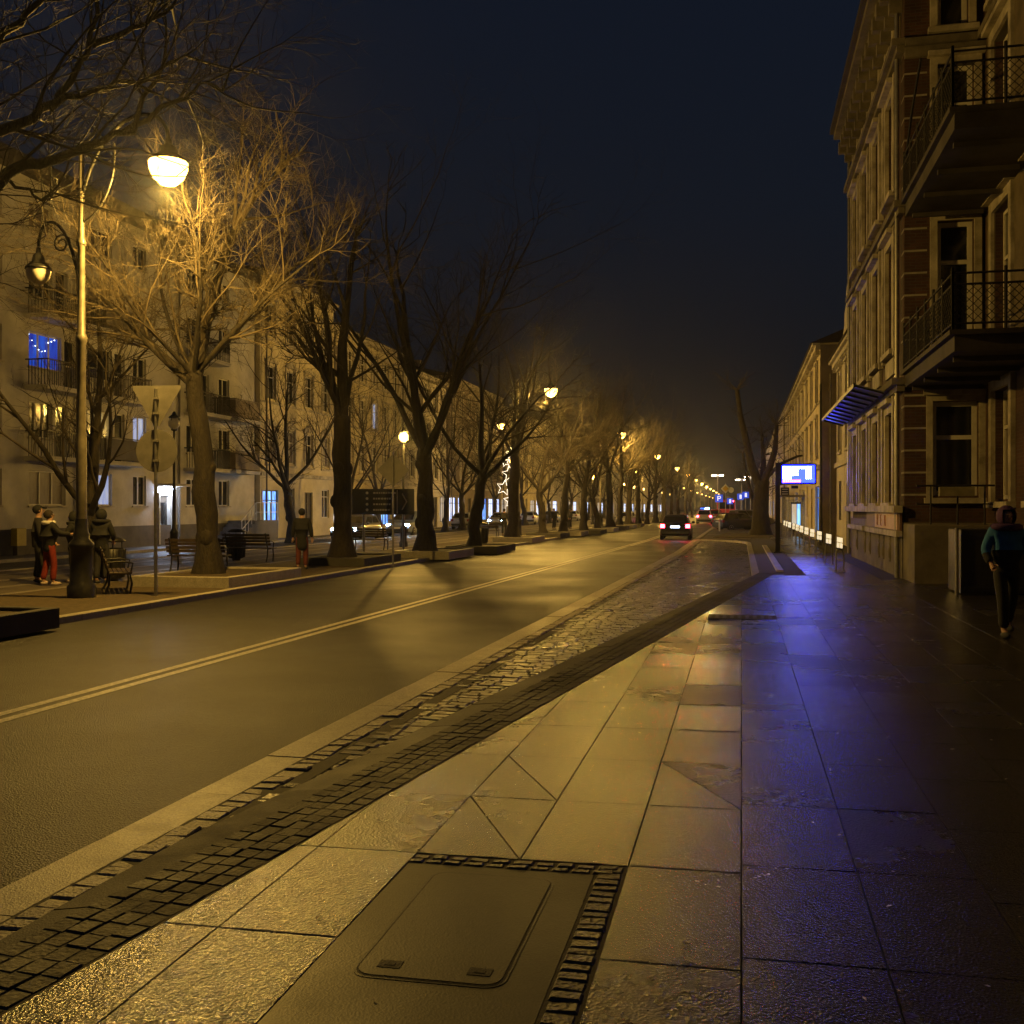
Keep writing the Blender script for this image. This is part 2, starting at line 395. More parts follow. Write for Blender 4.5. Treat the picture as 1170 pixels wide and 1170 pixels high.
# slab pavement: every slab its own block in one paved sheet, tilted a hair
SX, SY = .53, 1.035
ROW0 = gp(600, 983, .14)[1]
q = MB(); random.seed(21)
def clipk(poly):
    out = []
    f = lambda p: p[0]-KX(p[1])-.006
    for i in range(len(poly)):
        a, b = poly[i], poly[(i+1) % len(poly)]
        fa, fb = f(a), f(b)
        if fa >= 0: out.append(a)
        if fa*fb < 0:
            t = fa/(fa-fb); out.append((a[0]+(b[0]-a[0])*t, a[1]+(b[1]-a[1])*t))
    return out
HX0, HX1, HY1, HY0 = -3.06*SX, -SX, ROW0, ROW0-2*SY
for c in range(-7, 11):
    off = 0.0 if c < 0 else (.11 if c < 2 else .42 + .21*(c % 3))
    for rI in range(-7, 54):
        x0, x1 = c*SX, c*SX+SX; y0 = ROW0+(rI+off)*SY; y1 = y0+SY
        if c in (-3, -2) and y1 <= ROW0+.01 and y0 > ROW0-2.2*SY: continue
        if y1 > 27.5 and x0 < 1.1: continue
        if y1 > 25.3 and x1 > 3.7: continue
        polys = [[(x0+.0026, y0+.0045), (x1-.0026, y0+.0045), (x1-.0026, y1-.0045), (x0+.0026, y1-.0045)]]
        if (c, rI) in ((-3, 0), (-3, 1), (-1, 1)):      # slabs cut on the diagonal
            p = polys[0]
            polys = [[p[0], (p[1][0]-.006, p[1][1]), (p[3][0], p[3][1]-.006)], [(p[1][0], p[1][1]+.006), p[2], (p[3][0]+.006, p[3][1])]]
        for p in polys:
            p = clipk(p) if y0 < 28 else p
            if len(p) < 3: continue
            q.tint = random.random()
            tx, ty, tz = random.uniform(-.002, .002), random.uniform(-.0018, .0018), random.uniform(-.0006, .0006)
            cx = sum(a[0] for a in p)/len(p); cy = sum(a[1] for a in p)/len(p)
            n = len(p)
            top = []; mid = []
            for (a, b) in p:
                z = PZ(a)+(a-cx)*tx+(b-cy)*ty+tz
                s_ = 1-(.004 if c < 1 else .0005)/max(.12, math.hypot(a-cx, b-cy))
                top.append((cx+(a-cx)*s_, cy+(b-cy)*s_, z)); mid.append((a, b, z-(.003 if c < 1 else .0004)))
            bot = [(a, b, .03) for a, b in p]
            q.faces(bot+mid+top, [tuple(range(2*n, 3*n))]+[(i+n, (i+1) % n+n, (i+1) % n+2*n, i+2*n) for i in range(n)]+[(i, (i+1) % n, (i+1) % n+n, i+n) for i in range(n)])
q.mi = 1
for a, b in ((-6, 27.4),):
    q.quad((KX(a), a, PZ(KX(a))-.008), (5.7, a, PZ(5.7)-.004), (5.7, b, PZ(5.7)-.004), (KX(b), b, PZ(KX(b))-.008))
q.quad((.5, 27.4, PZ(.9)-.03), (5, 27.4, PZ(5)-.022), (5, 62, PZ(5)-.022), (.5, 62, PZ(.9)-.03))
struct(q.build('pavement', [M_SLAB, M_JOINT]))
# plain pavement further on, with a soil island round the big tree
q = MB(); q.slab([(RX(57)+.5, 57.5), (.9, 57.5), (4.6, 60.5), (4.6, 520), (RX(57)+.35, 520)], -.03, .13); struct(q.build('pavement', M_WALK))
q = MB(); q.slab([(-1.6, 60.2), (2.0, 60.2), (2.0, 72), (-1.0, 72)], .1, .16); struct(q.build('ground', M_SOIL))

# ------------------------------------------------------------------ things set in the pavement
hz = PZ(-1.1)
t = thing('utility_cover', 'large rectangular service hatch with rounded lid sunk in the near pavement', 'hatch', ((HX0+HX1)/2, (HY0+HY1)/2, PZ((HX0+HX1)/2)))
t.rotation_euler = (0, -math.atan(.013), 0)      # lies in the fall of the pavement
w, h = (HX1-HX0)/2-.006, (HY1-HY0)/2-.006
M_HATCH = wet_mat('hatch_concrete', (.022, .019, .013), (.06, .052, .037), 3, .38, .6, .2, 120, .12, .9)
q = MB()
fx0, fx1, fy0, fy1 = -w+.01, w-.14, -h, h-.135
lx0, lx1, ly0, ly1 = fx0+.19, fx1-.17, -.30, fy1-.10
def rrect(x0, x1, y0, y1, r, n=5):
    out = []
    for cx, cy, a0 in ((x1-r, y0+r, -PI/2), (x1-r, y1-r, 0), (x0+r, y1-r, PI/2), (x0+r, y0+r, PI)):
        for i in range(n+1): out.append((cx+r*math.cos(a0+PI/2*i/n), cy+r*math.sin(a0+PI/2*i/n)))
    return out
q.box(fx0, fx1, fy0, fy1, -.03, -.004)
q.build('frame', M_HATCH, t)
q = MB(); q.slab(rrect(lx0-.012, lx1+.012, ly0-.012, ly1+.012, .08), -.02, -.0018); q.build('rim', M_IRON, t)
q = MB(); q.slab(rrect(lx0, lx1, ly0, ly1, .07), -.02, -.0008); q.build('groove', M_JOINT, t)
q = MB(); lid = rrect(lx0+.008, lx1-.008, ly0+.008, ly1-.008, .064)
q.slab(lid, -.015, .0015); lo = q.build('lid', M_HATCH, t)
for hx, hy in ((lx0+.12, ly0+.1), (lx1-.1, ly0+.1)):
    q = MB(); q.box(hx-.045, hx+.045, hy-.03, hy+.03, 0.0, .0035); q.box(hx-.02, hx+.02, hy-.012, hy+.012, .0035, .005)
    q.build('lifting_eye', M_DARKSTONE, lo)
q = MB(); random.seed(9)
def stone(x0, x1, y0, y1):
    q.tint = random.random()
    M = Matrix.Translation(((x0+x1)/2, (y0+y1)/2, 0)) @ Matrix.Rotation(random.uniform(-.05, .05), 4, 'Z') @ Matrix.Rotation(random.uniform(-.04, .04), 4, 'X') @ Matrix.Rotation(random.uniform(-.04, .04), 4, 'Y')
    q.bbox(-(x1-x0)/2+.002, (x1-x0)/2-.002, -(y1-y0)/2+.002, (y1-y0)/2-.002, -.05, random.uniform(-.001, .004), .011, M)
x = -w
while x < w-.12:
    l = random.uniform(.08, .12); stone(x, x+l, h-.125, h-.07); stone(x+.02, x+l+.015, h-.068, h-.005); x += l
y = -h
while y < h-.02:
    l = random.uniform(.055, .1); stone(w-.13, w-.004, y, y+l); y += l
q.build('sett_border', wet_mat('hatch_sett', (.05, .043, .032), (.10, .088, .066), 14, .35, .55, .3, 60, 1.0, 1), t)
q = MB(); q.box(-w, w, -h, h, -.08, -.006); q.build('bed', M_JOINT, t)

x, y = gp(850, 706, .15)
t = thing('drain_cover', 'dark flat drain cover across the pavement beside the parking bay', 'drain', (x, y, PZ(x)+.003))
q = MB(); q.bbox(-.55, .5, -.28, .3, -.02, .004, .004); q.build('plate', M_IRON, t)
q = MB()
for i in range(9): q.box(-.5+i*.115, -.44+i*.115, -.2, .22, .004, .007)
q.build('grating', M_DARKSTONE, t)

# bits of leaf and litter left on the wet slabs
q = MB(); random.seed(77)
for _ in range(150):
    y = random.uniform(2.4, 14); x = random.uniform(KX(y)+.1, 3.4); l = random.uniform(.006, .022); a = random.uniform(0, PI); z = PZ(x)+.0035
    c_, s_ = math.cos(a)*l, math.sin(a)*l
    q.quad((x-c_, y-s_, z), (x+s_*.4, y-c_*.4, z+.003), (x+c_, y+s_, z+.001), (x-s_*.4, y+c_*.4, z+.002))
o = q.build('leaf_litter', mat('litter', (.10, .07, .03), (.42, .36, .25), 9, .6)); o['kind'] = 'stuff'

# ------------------------------------------------------------------ street lamps with a high road arm and a low walk arm
def lantern(p, q_cap, q_bowl, R):
    """hood and bowl hanging under point p; builds into two meshes"""
    x, y, z = p
    q_cap.lathe([(R*.16, 0), (R*.2, -.1), (R*.42, -.16), (R*.5, -.28), (R*1.0, -.40), (R*1.04, -.44), (R*.96, -.44)], 14, (x, y, z))
    q_bowl.lathe([(R*.95, -.442), (R*.93, -.442-R*.35), (R*.74, -.442-R*.8), (R*.4, -.442-R*1.08), (R*.08, -.442-R*1.16)], 12, (x, y, z))
PL = {}
def glow(parent, loc, power, r=.12):
    if power not in PL:
        d = bpy.data.lights.new('sodium_light', 'POINT'); d.energy = power; d.color = (1.0, .58, .105); d.shadow_soft_size = r; PL[power] = d
    o = bpy.data.objects.new('sodium_light', PL[power]); COL.objects.link(o); o.parent = parent; o.location = loc; return o
P_HIGH, P_LOW = 3600.0, 1000.0
def bezier(p0, p1, p2, p3, n=12):
    P = [Vector(p) for p in (p0, p1, p2, p3)]
    return [P[0]*(1-t)**3+P[1]*3*t*(1-t)**2+P[2]*3*t*t*(1-t)+P[3]*t**3 for t in [i/n for i in range(n+1)]]
HB, AR = 7.98, 1.9               # bowl bottom height, arm reach
def street_lamp(name, label, loc, high, low, group):
    t = thing(name, label, 'street lamp', loc, 0, group)
    q = MB()
    q.lathe([(.27, 0), (.27, .22), (.22, .28), (.21, .95), (.24, 1.0), (.24, 1.06), (.15, 1.16), (.16, 1.24), (.13, 1.3), (.12, 1.55)], 12); q.build('pedestal', M_IRON, t)
    q = MB()
    q.lathe([(.105, 1.5), (.10, 3.2), (.085, 3.25), (.085, 5.0), (.11, 5.05), (.11, 5.15), (.075, 5.2), (.068, 6.9), (.09, 6.95), (.09, 7.02), (.055, 7.1), (.05, 8.7), (.07, 8.75), (.02, 8.95)], 10); q.build('pole', M_POST, t)
    q = MB()
    zt = HB+.45+.442+.01
    q.tube(bezier((.05, 0, 8.0), (.5, 0, 9.7), (AR, 0, 9.7), (AR, 0, zt)), [.04]*13, 6)
    q.tube(bezier((.06, 0, 7.4), (.5, 0, 7.6), (.8, 0, 8.2), (.72, 0, 8.9), 8), [.025]*9, 5)
    q.build('road_arm', M_IRON, t)
    q = MB(); c = MB(); b = MB()
    q.tube(bezier((-.05, 0, 6.2), (-.3, 0, 7.7), (-.95, 0, 7.7), (-.97, 0, 6.97)), [.032]*13, 6)
    q.tube([(-.45+.2*math.cos(a)*(1-a/14), 0, 7.0+.2*math.sin(a)*(1-a/14)) for a in [i*.55 for i in range(18)]], .018, 5)
    q.build('walk_arm', M_IRON, t)
    lantern((AR, 0, zt), c, b, .39); glow(t, (AR, 0, zt-.442-.39*1.16-.17), P_HIGH)
    l = c.build('lantern', M_IRON, t); b.build('bowl', high, l)
    c = MB(); b = MB(); lantern((-.97, 0, 6.95), c, b, .25)
    if low is not M_LAMPOFF: glow(t, (-.97, 0, 6.95-.442-.25*1.16-.17), P_LOW)
    l = c.build('walk_lantern', M_IRON, t); b.build('bowl', low, l)
    return t
LX = -12.35
lampd = [20.2, 58, 92, 131, 171, 206, 243, 280, 318, 356, 395, 440, 490]
first = None
for i, d in enumerate(lampd):
    px = VPX+(LX+.0)*F/(CT*d)
    x, y = at(px, d)
    if i == 0:
        x, y = at(93, 20.2)
        street_lamp('street_lamp', 'tall street lamp nearest the camera, road lantern glaring and lower walk lantern dark', (x, y, .1), M_LAMP, M_LAMPOFF, 'street lamps beside the road')
    elif i == 1:
        first = street_lamp('street_lamp', 'second tall street lamp with star ornament lit on its pole, standing among bare trees', (x, y, .1), M_LAMP, M_LAMPLOW, 'street lamps beside the road')
    else:
        o_ = dup(first, ordn(i)+' tall street lamp of the roadside row counted from the near end, both lanterns lit', (x, y, .1))
        ls = sorted([c for c in o_.children if c.type == 'LIGHT'], key=lambda c: c.location.z)
        for c in (ls if i > 8 else ls[:1] if i > 4 else []): bpy.data.objects.remove(c)   # too far off to light anything seen
L1 = (at(93, 20.2), )
# star ornament
px = VPX+LX*F/(CT*58); x, y = at(px, 58)
t = thing('star_ornament', 'string of glowing white outline stars hung on the second lamp post', 'ornament', (x-.12, y-.1, 0))
q = MB()
def star(cx, cz, R, rot):
    pts = []
    for i in range(11):
        a = rot+PI/2+i*PI/5; rr = R if i % 2 == 0 else R*.45
        pts.append((cx+rr*math.cos(a), 0, cz+rr*math.sin(a)))
    q.tube(pts, .017, 4)
for cx, cz, R, a in ((-.25, 4.95, .33, .1), (-.6, 4.45, .27, .3), (-.33, 3.8, .46, .1), (-.66, 3.0, .46, -.2), (-.3, 2.3, .4, .1)): star(cx, cz, R, a)
q.build('stars', emat('star_light', (1, .86, .66), 2.6), t)
q = MB(); q.tube([(0, .02, 2.2), (0, .02, 5.1)], .02, 5)
for z in (2.6, 3.7, 4.75): q.tube([(0, .02, z), (-.25, .0, z)], .015, 4)
q.build('bracket', M_IRON, t)

# smaller lamps of the walk
def park_lamp(label, loc, bowl, hgt=4.7):
    t = thing('park_lamp', label, 'park lamp', loc, 0, 'lamps along the walk')
    q = MB(); q.lathe([(.2, 0), (.2, .2), (.15, .3), (.15, .8), (.17, .84), (.08, 1.0), (.065, 2.4), (.08, 2.45), (.055, 2.5), (.045, hgt)], 10); q.build('pole', M_IRON, t)
    q = MB(); q.lathe([(.05, hgt), (.12, hgt+.03), (.12, hgt+.06)], 10); q.lathe([(.2, hgt+.5), (.22, hgt+.52), (.1, hgt+.62), (.03, hgt+.75)], 10)
    for a in range(4): q.tube([(.11*math.cos(a*PI/2), .11*math.sin(a*PI/2), hgt+.05), (.2*math.cos(a*PI/2), .2*math.sin(a*PI/2), hgt+.5)], .012, 4)
    l = q.build('lantern', M_IRON, t)
    q = MB(); q.lathe([(.08, hgt+.062), (.21, hgt+.2), (.22, hgt+.36), (.12, hgt+.49)], 10); q.build('bowl', bowl, l)
    if bowl is not M_LAMPOFF:
        glow(t, (.30, -.26, hgt+.25), P_LOW*1.0, .22)
    return t
x, y = at(199, 39.0)
park_lamp('slim black walk lamp, unlit, standing before the bright entrance door', (x, y, .085), M_LAMPOFF)
first_p = None
for i, (px, d) in enumerate([(461, 46.5), (585, 70), (649, 91), (677, 108), (694, 124), (712, 143), (724, 160), (735, 178), (748, 200), (757, 222), (766, 250)]):
    x, y = at(px, d)
    lb = ordn(i)+' lit walk lamp counted from the near end, shining between the bare trees'
    if first_p is None: first_p = park_lamp(lb, (x, y, .085), M_LAMPLOW)
    else:
        o_ = dup(first_p, lb, (x, y, .085))
        if i > 5:
            for c in [c for c in o_.children if c.type == 'LIGHT']: bpy.data.objects.remove(c)

# ------------------------------------------------------------------ bare trees
def tree_meshes(seed, H, r0, fork, nl, spread, dense=1.0, lean=(0, 0), burl=True, upright=.6, thin=.85, lead=.72, paths=None, tm=None):
    R = random.Random(seed); T = MB(); C = MB()
    def rnd(a): return R.uniform(-a, a)
    def path(p, d, L, n, wob, grav):
        pts = [p.copy()]; d = d.copy()
        for i in range(n):
            d = (d+Vector((rnd(wob), rnd(wob), rnd(wob)+grav))).normalized()
            pts.append(pts[-1]+d*(L/n))
        return pts, d
    def side(d, ang):
        o = d.orthogonal().normalized(); o.rotate(Quaternion(d, R.uniform(0, 2*PI)))
        return (d*math.cos(ang)+o*math.sin(ang)).normalized()
    def twig(p, d, L, r, lev):
        n = 4 if lev == 0 else 3
        pts, dd = path(p, d, L, n, .22, .06)
        C.tube(pts, [r*(1-.75*i/n) for i in range(n+1)], 3, False)
        if lev < 2:
            m = int((5 if lev == 0 else 3)*dense+R.random())
            for _ in range(m):
                i = R.randint(1, n-1); 
                twig(pts[i].lerp(pts[i+1], R.random()), side((pts[i+1]-pts[i]).normalized(), R.uniform(.4, 1.0)), L*R.uniform(.4, .7), r*.6, lev+1)
    def limb(p, d, L, r, lev):
        n = 7 if lev == 0 else 5
        pts, dd = path(p, d, L, n, .16 if lev == 0 else .2, .05*upright)
        rad = [r*(1-.72*i/n) for i in range(n+1)]
        if lev == 0:
            T.tube(pts, [q_*(1+rnd(.12)) for q_ in rad], 7)
        else: C.tube(pts, rad, 5, False)
        if lev == 0:
            for _ in range(int(5*dense+1.5)):
                i = R.randint(1, n-1); limb(pts[i].lerp(pts[i+1], R.random()), side((pts[i+1]-pts[i]).normalized(), R.uniform(.35, .95)), L*R.uniform(.32, .6), rad[i]*.55, 1)
            for _ in range(int(5*dense)):
                i = R.randint(0, n-1); twig(pts[i], side(dd, R.uniform(.4, 1.2)), L*R.uniform(.12, .25), .014, 1)
            twig(pts[-1], dd, L*.3, rad[-1], 0)
        else:
            for _ in range(int(5*dense+R.random())):
                i = R.randint(1, n-1); twig(pts[i].lerp(pts[i+1], R.random()), side((pts[i+1]-pts[i]).normalized(), R.uniform(.35, 1.0)), L*R.uniform(.35, .65), max(.007, rad[i]*.45), 0)
            twig(pts[-1], dd, L*.45, rad[-1], 0)
    for lp, lr in (paths or []):
        lp = [Vector(p) for p in lp]
        fine = []
        for a, b in zip(lp, lp[1:]):
            for k in range(4): fine.append(a.lerp(b, k/4)+Vector((rnd(.06), rnd(.06), rnd(.06))))
        fine.append(lp[-1]); m = len(fine)-1
        rad = [lr*(1-.75*i/m) for i in range(m+1)]; T.tube(fine, rad, 8)
        for _ in range(int(.7*m*dense)):
            i = R.randint(2, m-1); limb(fine[i], side((fine[i+1]-fine[i]).normalized(), R.uniform(.4, 1.0)), R.uniform(1.2, 2.6), max(.018, rad[i]*.4), 1)
        for _ in range(int(1.1*m*dense)):
            i = R.randint(2, m-1); twig(fine[i], side((fine[i+1]-fine[i]).normalized(), R.uniform(.4, 1.2)), R.uniform(.5, 1.4), .014, 0)
        twig(fine[-1], (fine[-1]-fine[-2]).normalized(), 1.2, rad[-1], 0)
    n = 9
    pts = []
    for i in range(n+1):
        f = i/n
        pts.append(Vector((lean[0]*f*f+rnd(.05)*(i > 0), lean[1]*f*f+rnd(.05)*(i > 0), -.1+(fork+.1)*f)))
    rad = [r0*(1.75-.75*min(1, i/1.6))*(1-.22*i/n)*(1+(rnd(.10) if burl and i > 1 else 0)) for i in range(n+1)]
    rad = [max(.6*r0, v) for v in rad]
    T.tube(pts, rad, 11)
    T.sphere(pts[-1], rad[-1]*1.03, 11, 7, (1, 1, .9))
    if burl:
        for _ in range(5):
            i = R.randint(2, n-1); a = R.uniform(0, 2*PI); s_ = R.uniform(.35, .6)*r0
            T.sphere((pts[i].x+math.cos(a)*rad[i]*.62, pts[i].y+math.sin(a)*rad[i]*.62, pts[i].z), s_, 12, 7, (1, 1, R.uniform(1, 1.6)))
    for k in range(nl):
        a = 2*PI*k/nl+rnd(.5); sp_ = spread*R.uniform(.7, 1.25) if k else spread*.2
        d = Vector((math.cos(a)*math.sin(sp_), math.sin(a)*math.sin(sp_), math.cos(sp_)))
        p = pts[-1] if k < 3 else pts[-2].lerp(pts[-1], R.random())
        limb(p.copy()-d*.05, d, (H-fork)*R.uniform(.72, .95), r0*thin*(lead if k == 0 else R.uniform(.36, .5)), 0)
    return T.mesh('trunk', M_BARK), C.mesh('crown', tm or M_TWIG)
def tree(label, xy, meshes, rz=0.0, sc=1.0, z=.1, group='bare trees along the avenue'):
    t = thing('bare_tree', label, 'tree', (xy[0], xy[1], z), rz, group); t.scale = (sc,)*3
    link('trunk', meshes[0], t); link('crown', meshes[1], t); return t
V_A = tree_meshes(1, 10.2, .28, 5.0, 9, .9, 1.15, (-.35, -.1), True, .3, .62, 1.25, tm=M_TWIGLIT)
V_B = tree_meshes(2, 12.5, .36, 4.8, 5, .42, .85, (.1, .1), True, 1.1)
V_C = tree_meshes(3, 12.6, .35, 3.8, 6, .46, .85, (.15, 0), True, 1.2)
V_D = tree_meshes(4, 9.5, .26, 2.9, 5, .66, 1.0, (-.5, .2), True, .6)
V_E = tree_meshes(5, 8.6, .21, 2.4, 4, .62, .9, (.2, .1), False, .5)
V_F = tree_meshes(8, 7.0, .24, 1.7, 4, .72, .75, (.2, .1), True, .4)
beds = []
def T_(label, px, py, V, rz, sc=1.0, z=.1, bed=True):
    xy = gp(px, py, z); tree(label, xy, V, rz, sc, z); 
    if bed: beds.append(xy)
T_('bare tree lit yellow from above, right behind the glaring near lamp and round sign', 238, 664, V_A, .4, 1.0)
T_('big bare tree in front of the dark direction board, thick straight trunk', 391, 643, V_B, 1.3, .95)
T_('tallest bare tree against the sky, trunk right of the direction board', 486, 635, V_C, 2.0, 1.0)
T_('bare tree with trunk leaning left, in the bed left of the star ornament', 541, 629, V_D, 3.0, 1.05)
tree('small bare tree with knobbly trunk behind the nearest lamp post', gp(97, 662, .085), V_F, .8, 1.0, .085)
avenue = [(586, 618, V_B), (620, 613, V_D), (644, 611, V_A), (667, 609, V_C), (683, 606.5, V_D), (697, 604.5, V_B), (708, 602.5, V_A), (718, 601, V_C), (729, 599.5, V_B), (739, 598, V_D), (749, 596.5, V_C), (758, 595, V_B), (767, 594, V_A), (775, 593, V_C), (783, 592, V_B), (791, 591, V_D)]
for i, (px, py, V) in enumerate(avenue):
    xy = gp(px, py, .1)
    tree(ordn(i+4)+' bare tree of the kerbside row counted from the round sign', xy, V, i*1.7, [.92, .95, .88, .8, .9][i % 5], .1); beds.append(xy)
rowb = [(334, 54, V_D), (404, 60.6, V_E), (433, 67, V_E), (508, 79, V_E), (528, 86, V_D), (566, 96, V_E), (600, 108, V_D), (628, 121, V_E), (650, 136, V_D), (672, 153, V_E), (690, 172, V_D), (706, 194, V_E), (722, 220, V_D)]
for i, (px, d, V) in enumerate(rowb):
    tree('slim bare tree, '+ordn(i)+' of the back row before the left buildings', at(px, d), V, i*2.1, 1.0, .11, 'bare trees before the left buildings')
# tree standing out of view on the left, its boughs hang in over the lamp
GB = (-13.6, 10.6, .1)
def GP(px, py, d): x, y = at(px, d); return (x-GB[0], y-GB[1], zat(py, d)-GB[2])
gl = [([(0, 0, 3.6), GP(-60, 250, 13.4), GP(10, 196, 13.8), GP(85, 172, 14.2), GP(148, 150, 14.6), GP(188, 70, 15)], .11),
      ([(0, 0, 3.8), GP(-70, 190, 13.0), GP(0, 150, 13.2), GP(60, 120, 13.6), GP(100, 60, 14), GP(112, -20, 14.4)], .10),
      ([(0, 0, 4.0), GP(-80, 90, 13), GP(-10, 60, 13.4), GP(30, 20, 13.8), GP(70, -60, 14)], .10),
      ([GP(140, 152, 14.6), GP(200, 118, 14.9), GP(232, 98, 15.3), GP(262, 100, 15.6)], .045),
      ([GP(60, 120, 13.6), GP(120, 100, 14.2), GP(170, 92, 14.8), GP(225, 55, 15.2)], .05),
      ([GP(100, 50, 14), GP(150, 30, 14.6), GP(195, 10, 15), GP(225, -30, 15.4)], .05),
      ([GP(0, 198, 13.8), GP(40, 224, 14.2), GP(75, 226, 14.8)], .03)]
V_G = tree_meshes(12, 9.5, .36, 4.0, 3, .5, .75, (.1, .1), True, .6, paths=gl)
tree('bare tree rooted beyond the left edge, dark boughs reaching in at top left', GB[:2], V_G, 0.0, 1.0)
# pollarded tree on the right island
def pollard():
    T = MB(); C = MB(); R = random.Random(4)
    T.tube([(0, 0, -.1), (.02, 0, .4), (0, .02, 1.4), (.05, 0, 2.6), (.1, 0, 3.4)], [.82, .6, .5, .47, .44], 12)
    limbs = [[(-.05, 0, 3.0), (-.55, 0, 4.4), (-.9, .1, 6.0), (-1.25, .1, 7.6), (-1.45, .1, 9.2)], [(.15, 0, 3.2), (.55, .1, 4.2), (.9, .2, 5.4), (1.0, .2, 6.9)], [(.1, .1, 3.2), (.2, .5, 4.6), (.1, .9, 6.4)], [(.35, 0, 3.5), (1.1, -.1, 4.4), (2.2, -.2, 4.9), (3.4, -.3, 5.1)]]
    for k, l in enumerate(limbs):
        r0 = [.3, .27, .22, .12][k]; T.tube(l, [r0*(1-.55*i/(len(l)-1)) for i in range(len(l))], 9)
        for _ in range(26 if k < 3 else 16):
            i = R.randint(1, len(l)-2); p = Vector(l[i]).lerp(Vector(l[i+1]), R.random()) if R.random() < .5 else Vector(l[-1])
            d = Vector((R.uniform(-1, 1), R.uniform(-1, 1), R.uniform(-.1, 1))).normalized(); pts = [p]; L = R.uniform(.5, 2.2)
            for s_ in range(5): d = (d+Vector((R.uniform(-.3, .3), R.uniform(-.3, .3), R.uniform(-.15, .25)))).normalized(); pts.append(pts[-1]+d*L/5)
            C.tube(pts, [.03, .025, .02, .016, .012, .007], 4, False)
            for j in (2, 3, 4):
                d2 = (d+Vector((R.uniform(-1, 1), R.uniform(-1, 1), R.uniform(-.5, .7)))).normalized(); C.tube([pts[j], pts[j]+d2*L*.2, pts[j]+d2*L*.4+Vector((0, 0, .05))], [.012, .009, .005], 3, False)
    return T.mesh('trunk', M_BARK), C.mesh('crown', M_TWIG)
V_P = pollard()
tree('thick pollarded tree on the right, stubby limbs, beside the parked dark car', gp(869, 611, .16), V_P, .0, 1.0, .16, 'trees on the right pavement')
for i, (px, d, V, sc) in enumerate(((862, 105, V_P, .8), (866, 125, V_D, .7), (861, 150, V_E, .9))):
    tree(('stubby', 'small round', 'slim far')[i]+' bare tree behind the parked dark car, right of the road signs', at(px, d), V, i*1.9, sc, .13, 'trees on the right pavement')
# raised tree beds
for i, (x, y) in enumerate(beds):
    if i > 11: break
    lb = (ordn(i)+' low stone tree bed along the left kerb, counted from the round sign')
    t = thing('tree_bed', lb, 'tree bed', (x+.35, y, .1), 0, 'stone tree beds along the kerb')
    lx, ly = (1.05, 1.7) if i else (1.2, 1.9)
    q = MB()
    for a in ((-lx, lx, -ly, -ly+.16), (-lx, lx, ly-.16, ly), (-lx, -lx+.16, -ly+.16, ly-.16), (lx-.16, lx, -ly+.16, ly-.16)): q.tint = random.random(); q.bbox(*a, -.05, .24, .012)
    q.build('border', M_DARKSTONE if i % 2 else M_KERB, t)
    q = MB(); q.box(-lx+.16, lx-.16, -ly+.16, ly-.16, -.05, .19); q.build('soil', M_SOIL, t)
x, y = gp(65, 714, .1)
t = thing('tree_bed', 'low dark bed border cut by the left edge, before the nearest lamp', 'tree bed', (x-1.1, y-1.3, .1), 0, 'stone tree beds along the kerb')
q = MB()
for a in ((-1.1, 1.1, -1.9, -1.74), (-1.1, 1.1, 1.2, 1.36), (-1.1, -.94, -1.74, 1.2), (.94, 1.1, -1.74, 1.2)): q.bbox(*a, -.05, .26, .012)
q.build('border', M_DARKSTONE, t)
q = MB(); q.box(-.94, .94, -1.74, 1.2, -.05, .2); q.build('soil', M_SOIL, t)

exec_parts = True
# ------------------------------------------------------------------ buildings
def frameM(ox, oy, oz, deg): return Matrix.Translation((ox, oy, oz)) @ Matrix.Rotation(math.radians(deg), 4, 'Z')
I4 = Matrix.Identity(4)
def wallq(q, M, u0, u1, v0, v1, holes, y=0.0, rev=.2, soffit=True):
    """wall face in the plane y (street side -y) with openings and their reveals"""
    us = sorted({u0, u1, *[h[0] for h in holes], *[h[1] for h in holes]}); vs = sorted({v0, v1, *[h[2] for h in holes], *[h[3] for h in holes]})
    us = [u for u in us if u0-1e-6 <= u <= u1+1e-6]; vs = [v for v in vs if v0-1e-6 <= v <= v1+1e-6]
    P = lambda u, yy, v: M @ Vector((u, yy, v))
    for a, b in zip(us, us[1:]):
        for c, d in zip(vs, vs[1:]):
            mu, mv = (a+b)/2, (c+d)/2
            if any(h[0] < mu < h[1] and h[2] < mv < h[3] for h in holes): continue
            q.quad(P(a, y, c), P(b, y, c), P(b, y, d), P(a, y, d))
    for h in holes:
        a, b, c, d = h[:4]
        q.quad(P(a, y, c), P(a, y+rev, c), P(b, y+rev, c), P(b, y, c)); q.quad(P(a, y, d), P(b, y, d), P(b, y+rev, d), P(a, y+rev, d))
        q.quad(P(a, y, c), P(a, y, d), P(a, y+rev, d), P(a, y+rev, c)); q.quad(P(b, y, c), P(b, y+rev, c), P(b, y+rev, d), P(b, y, d))
WC = {}
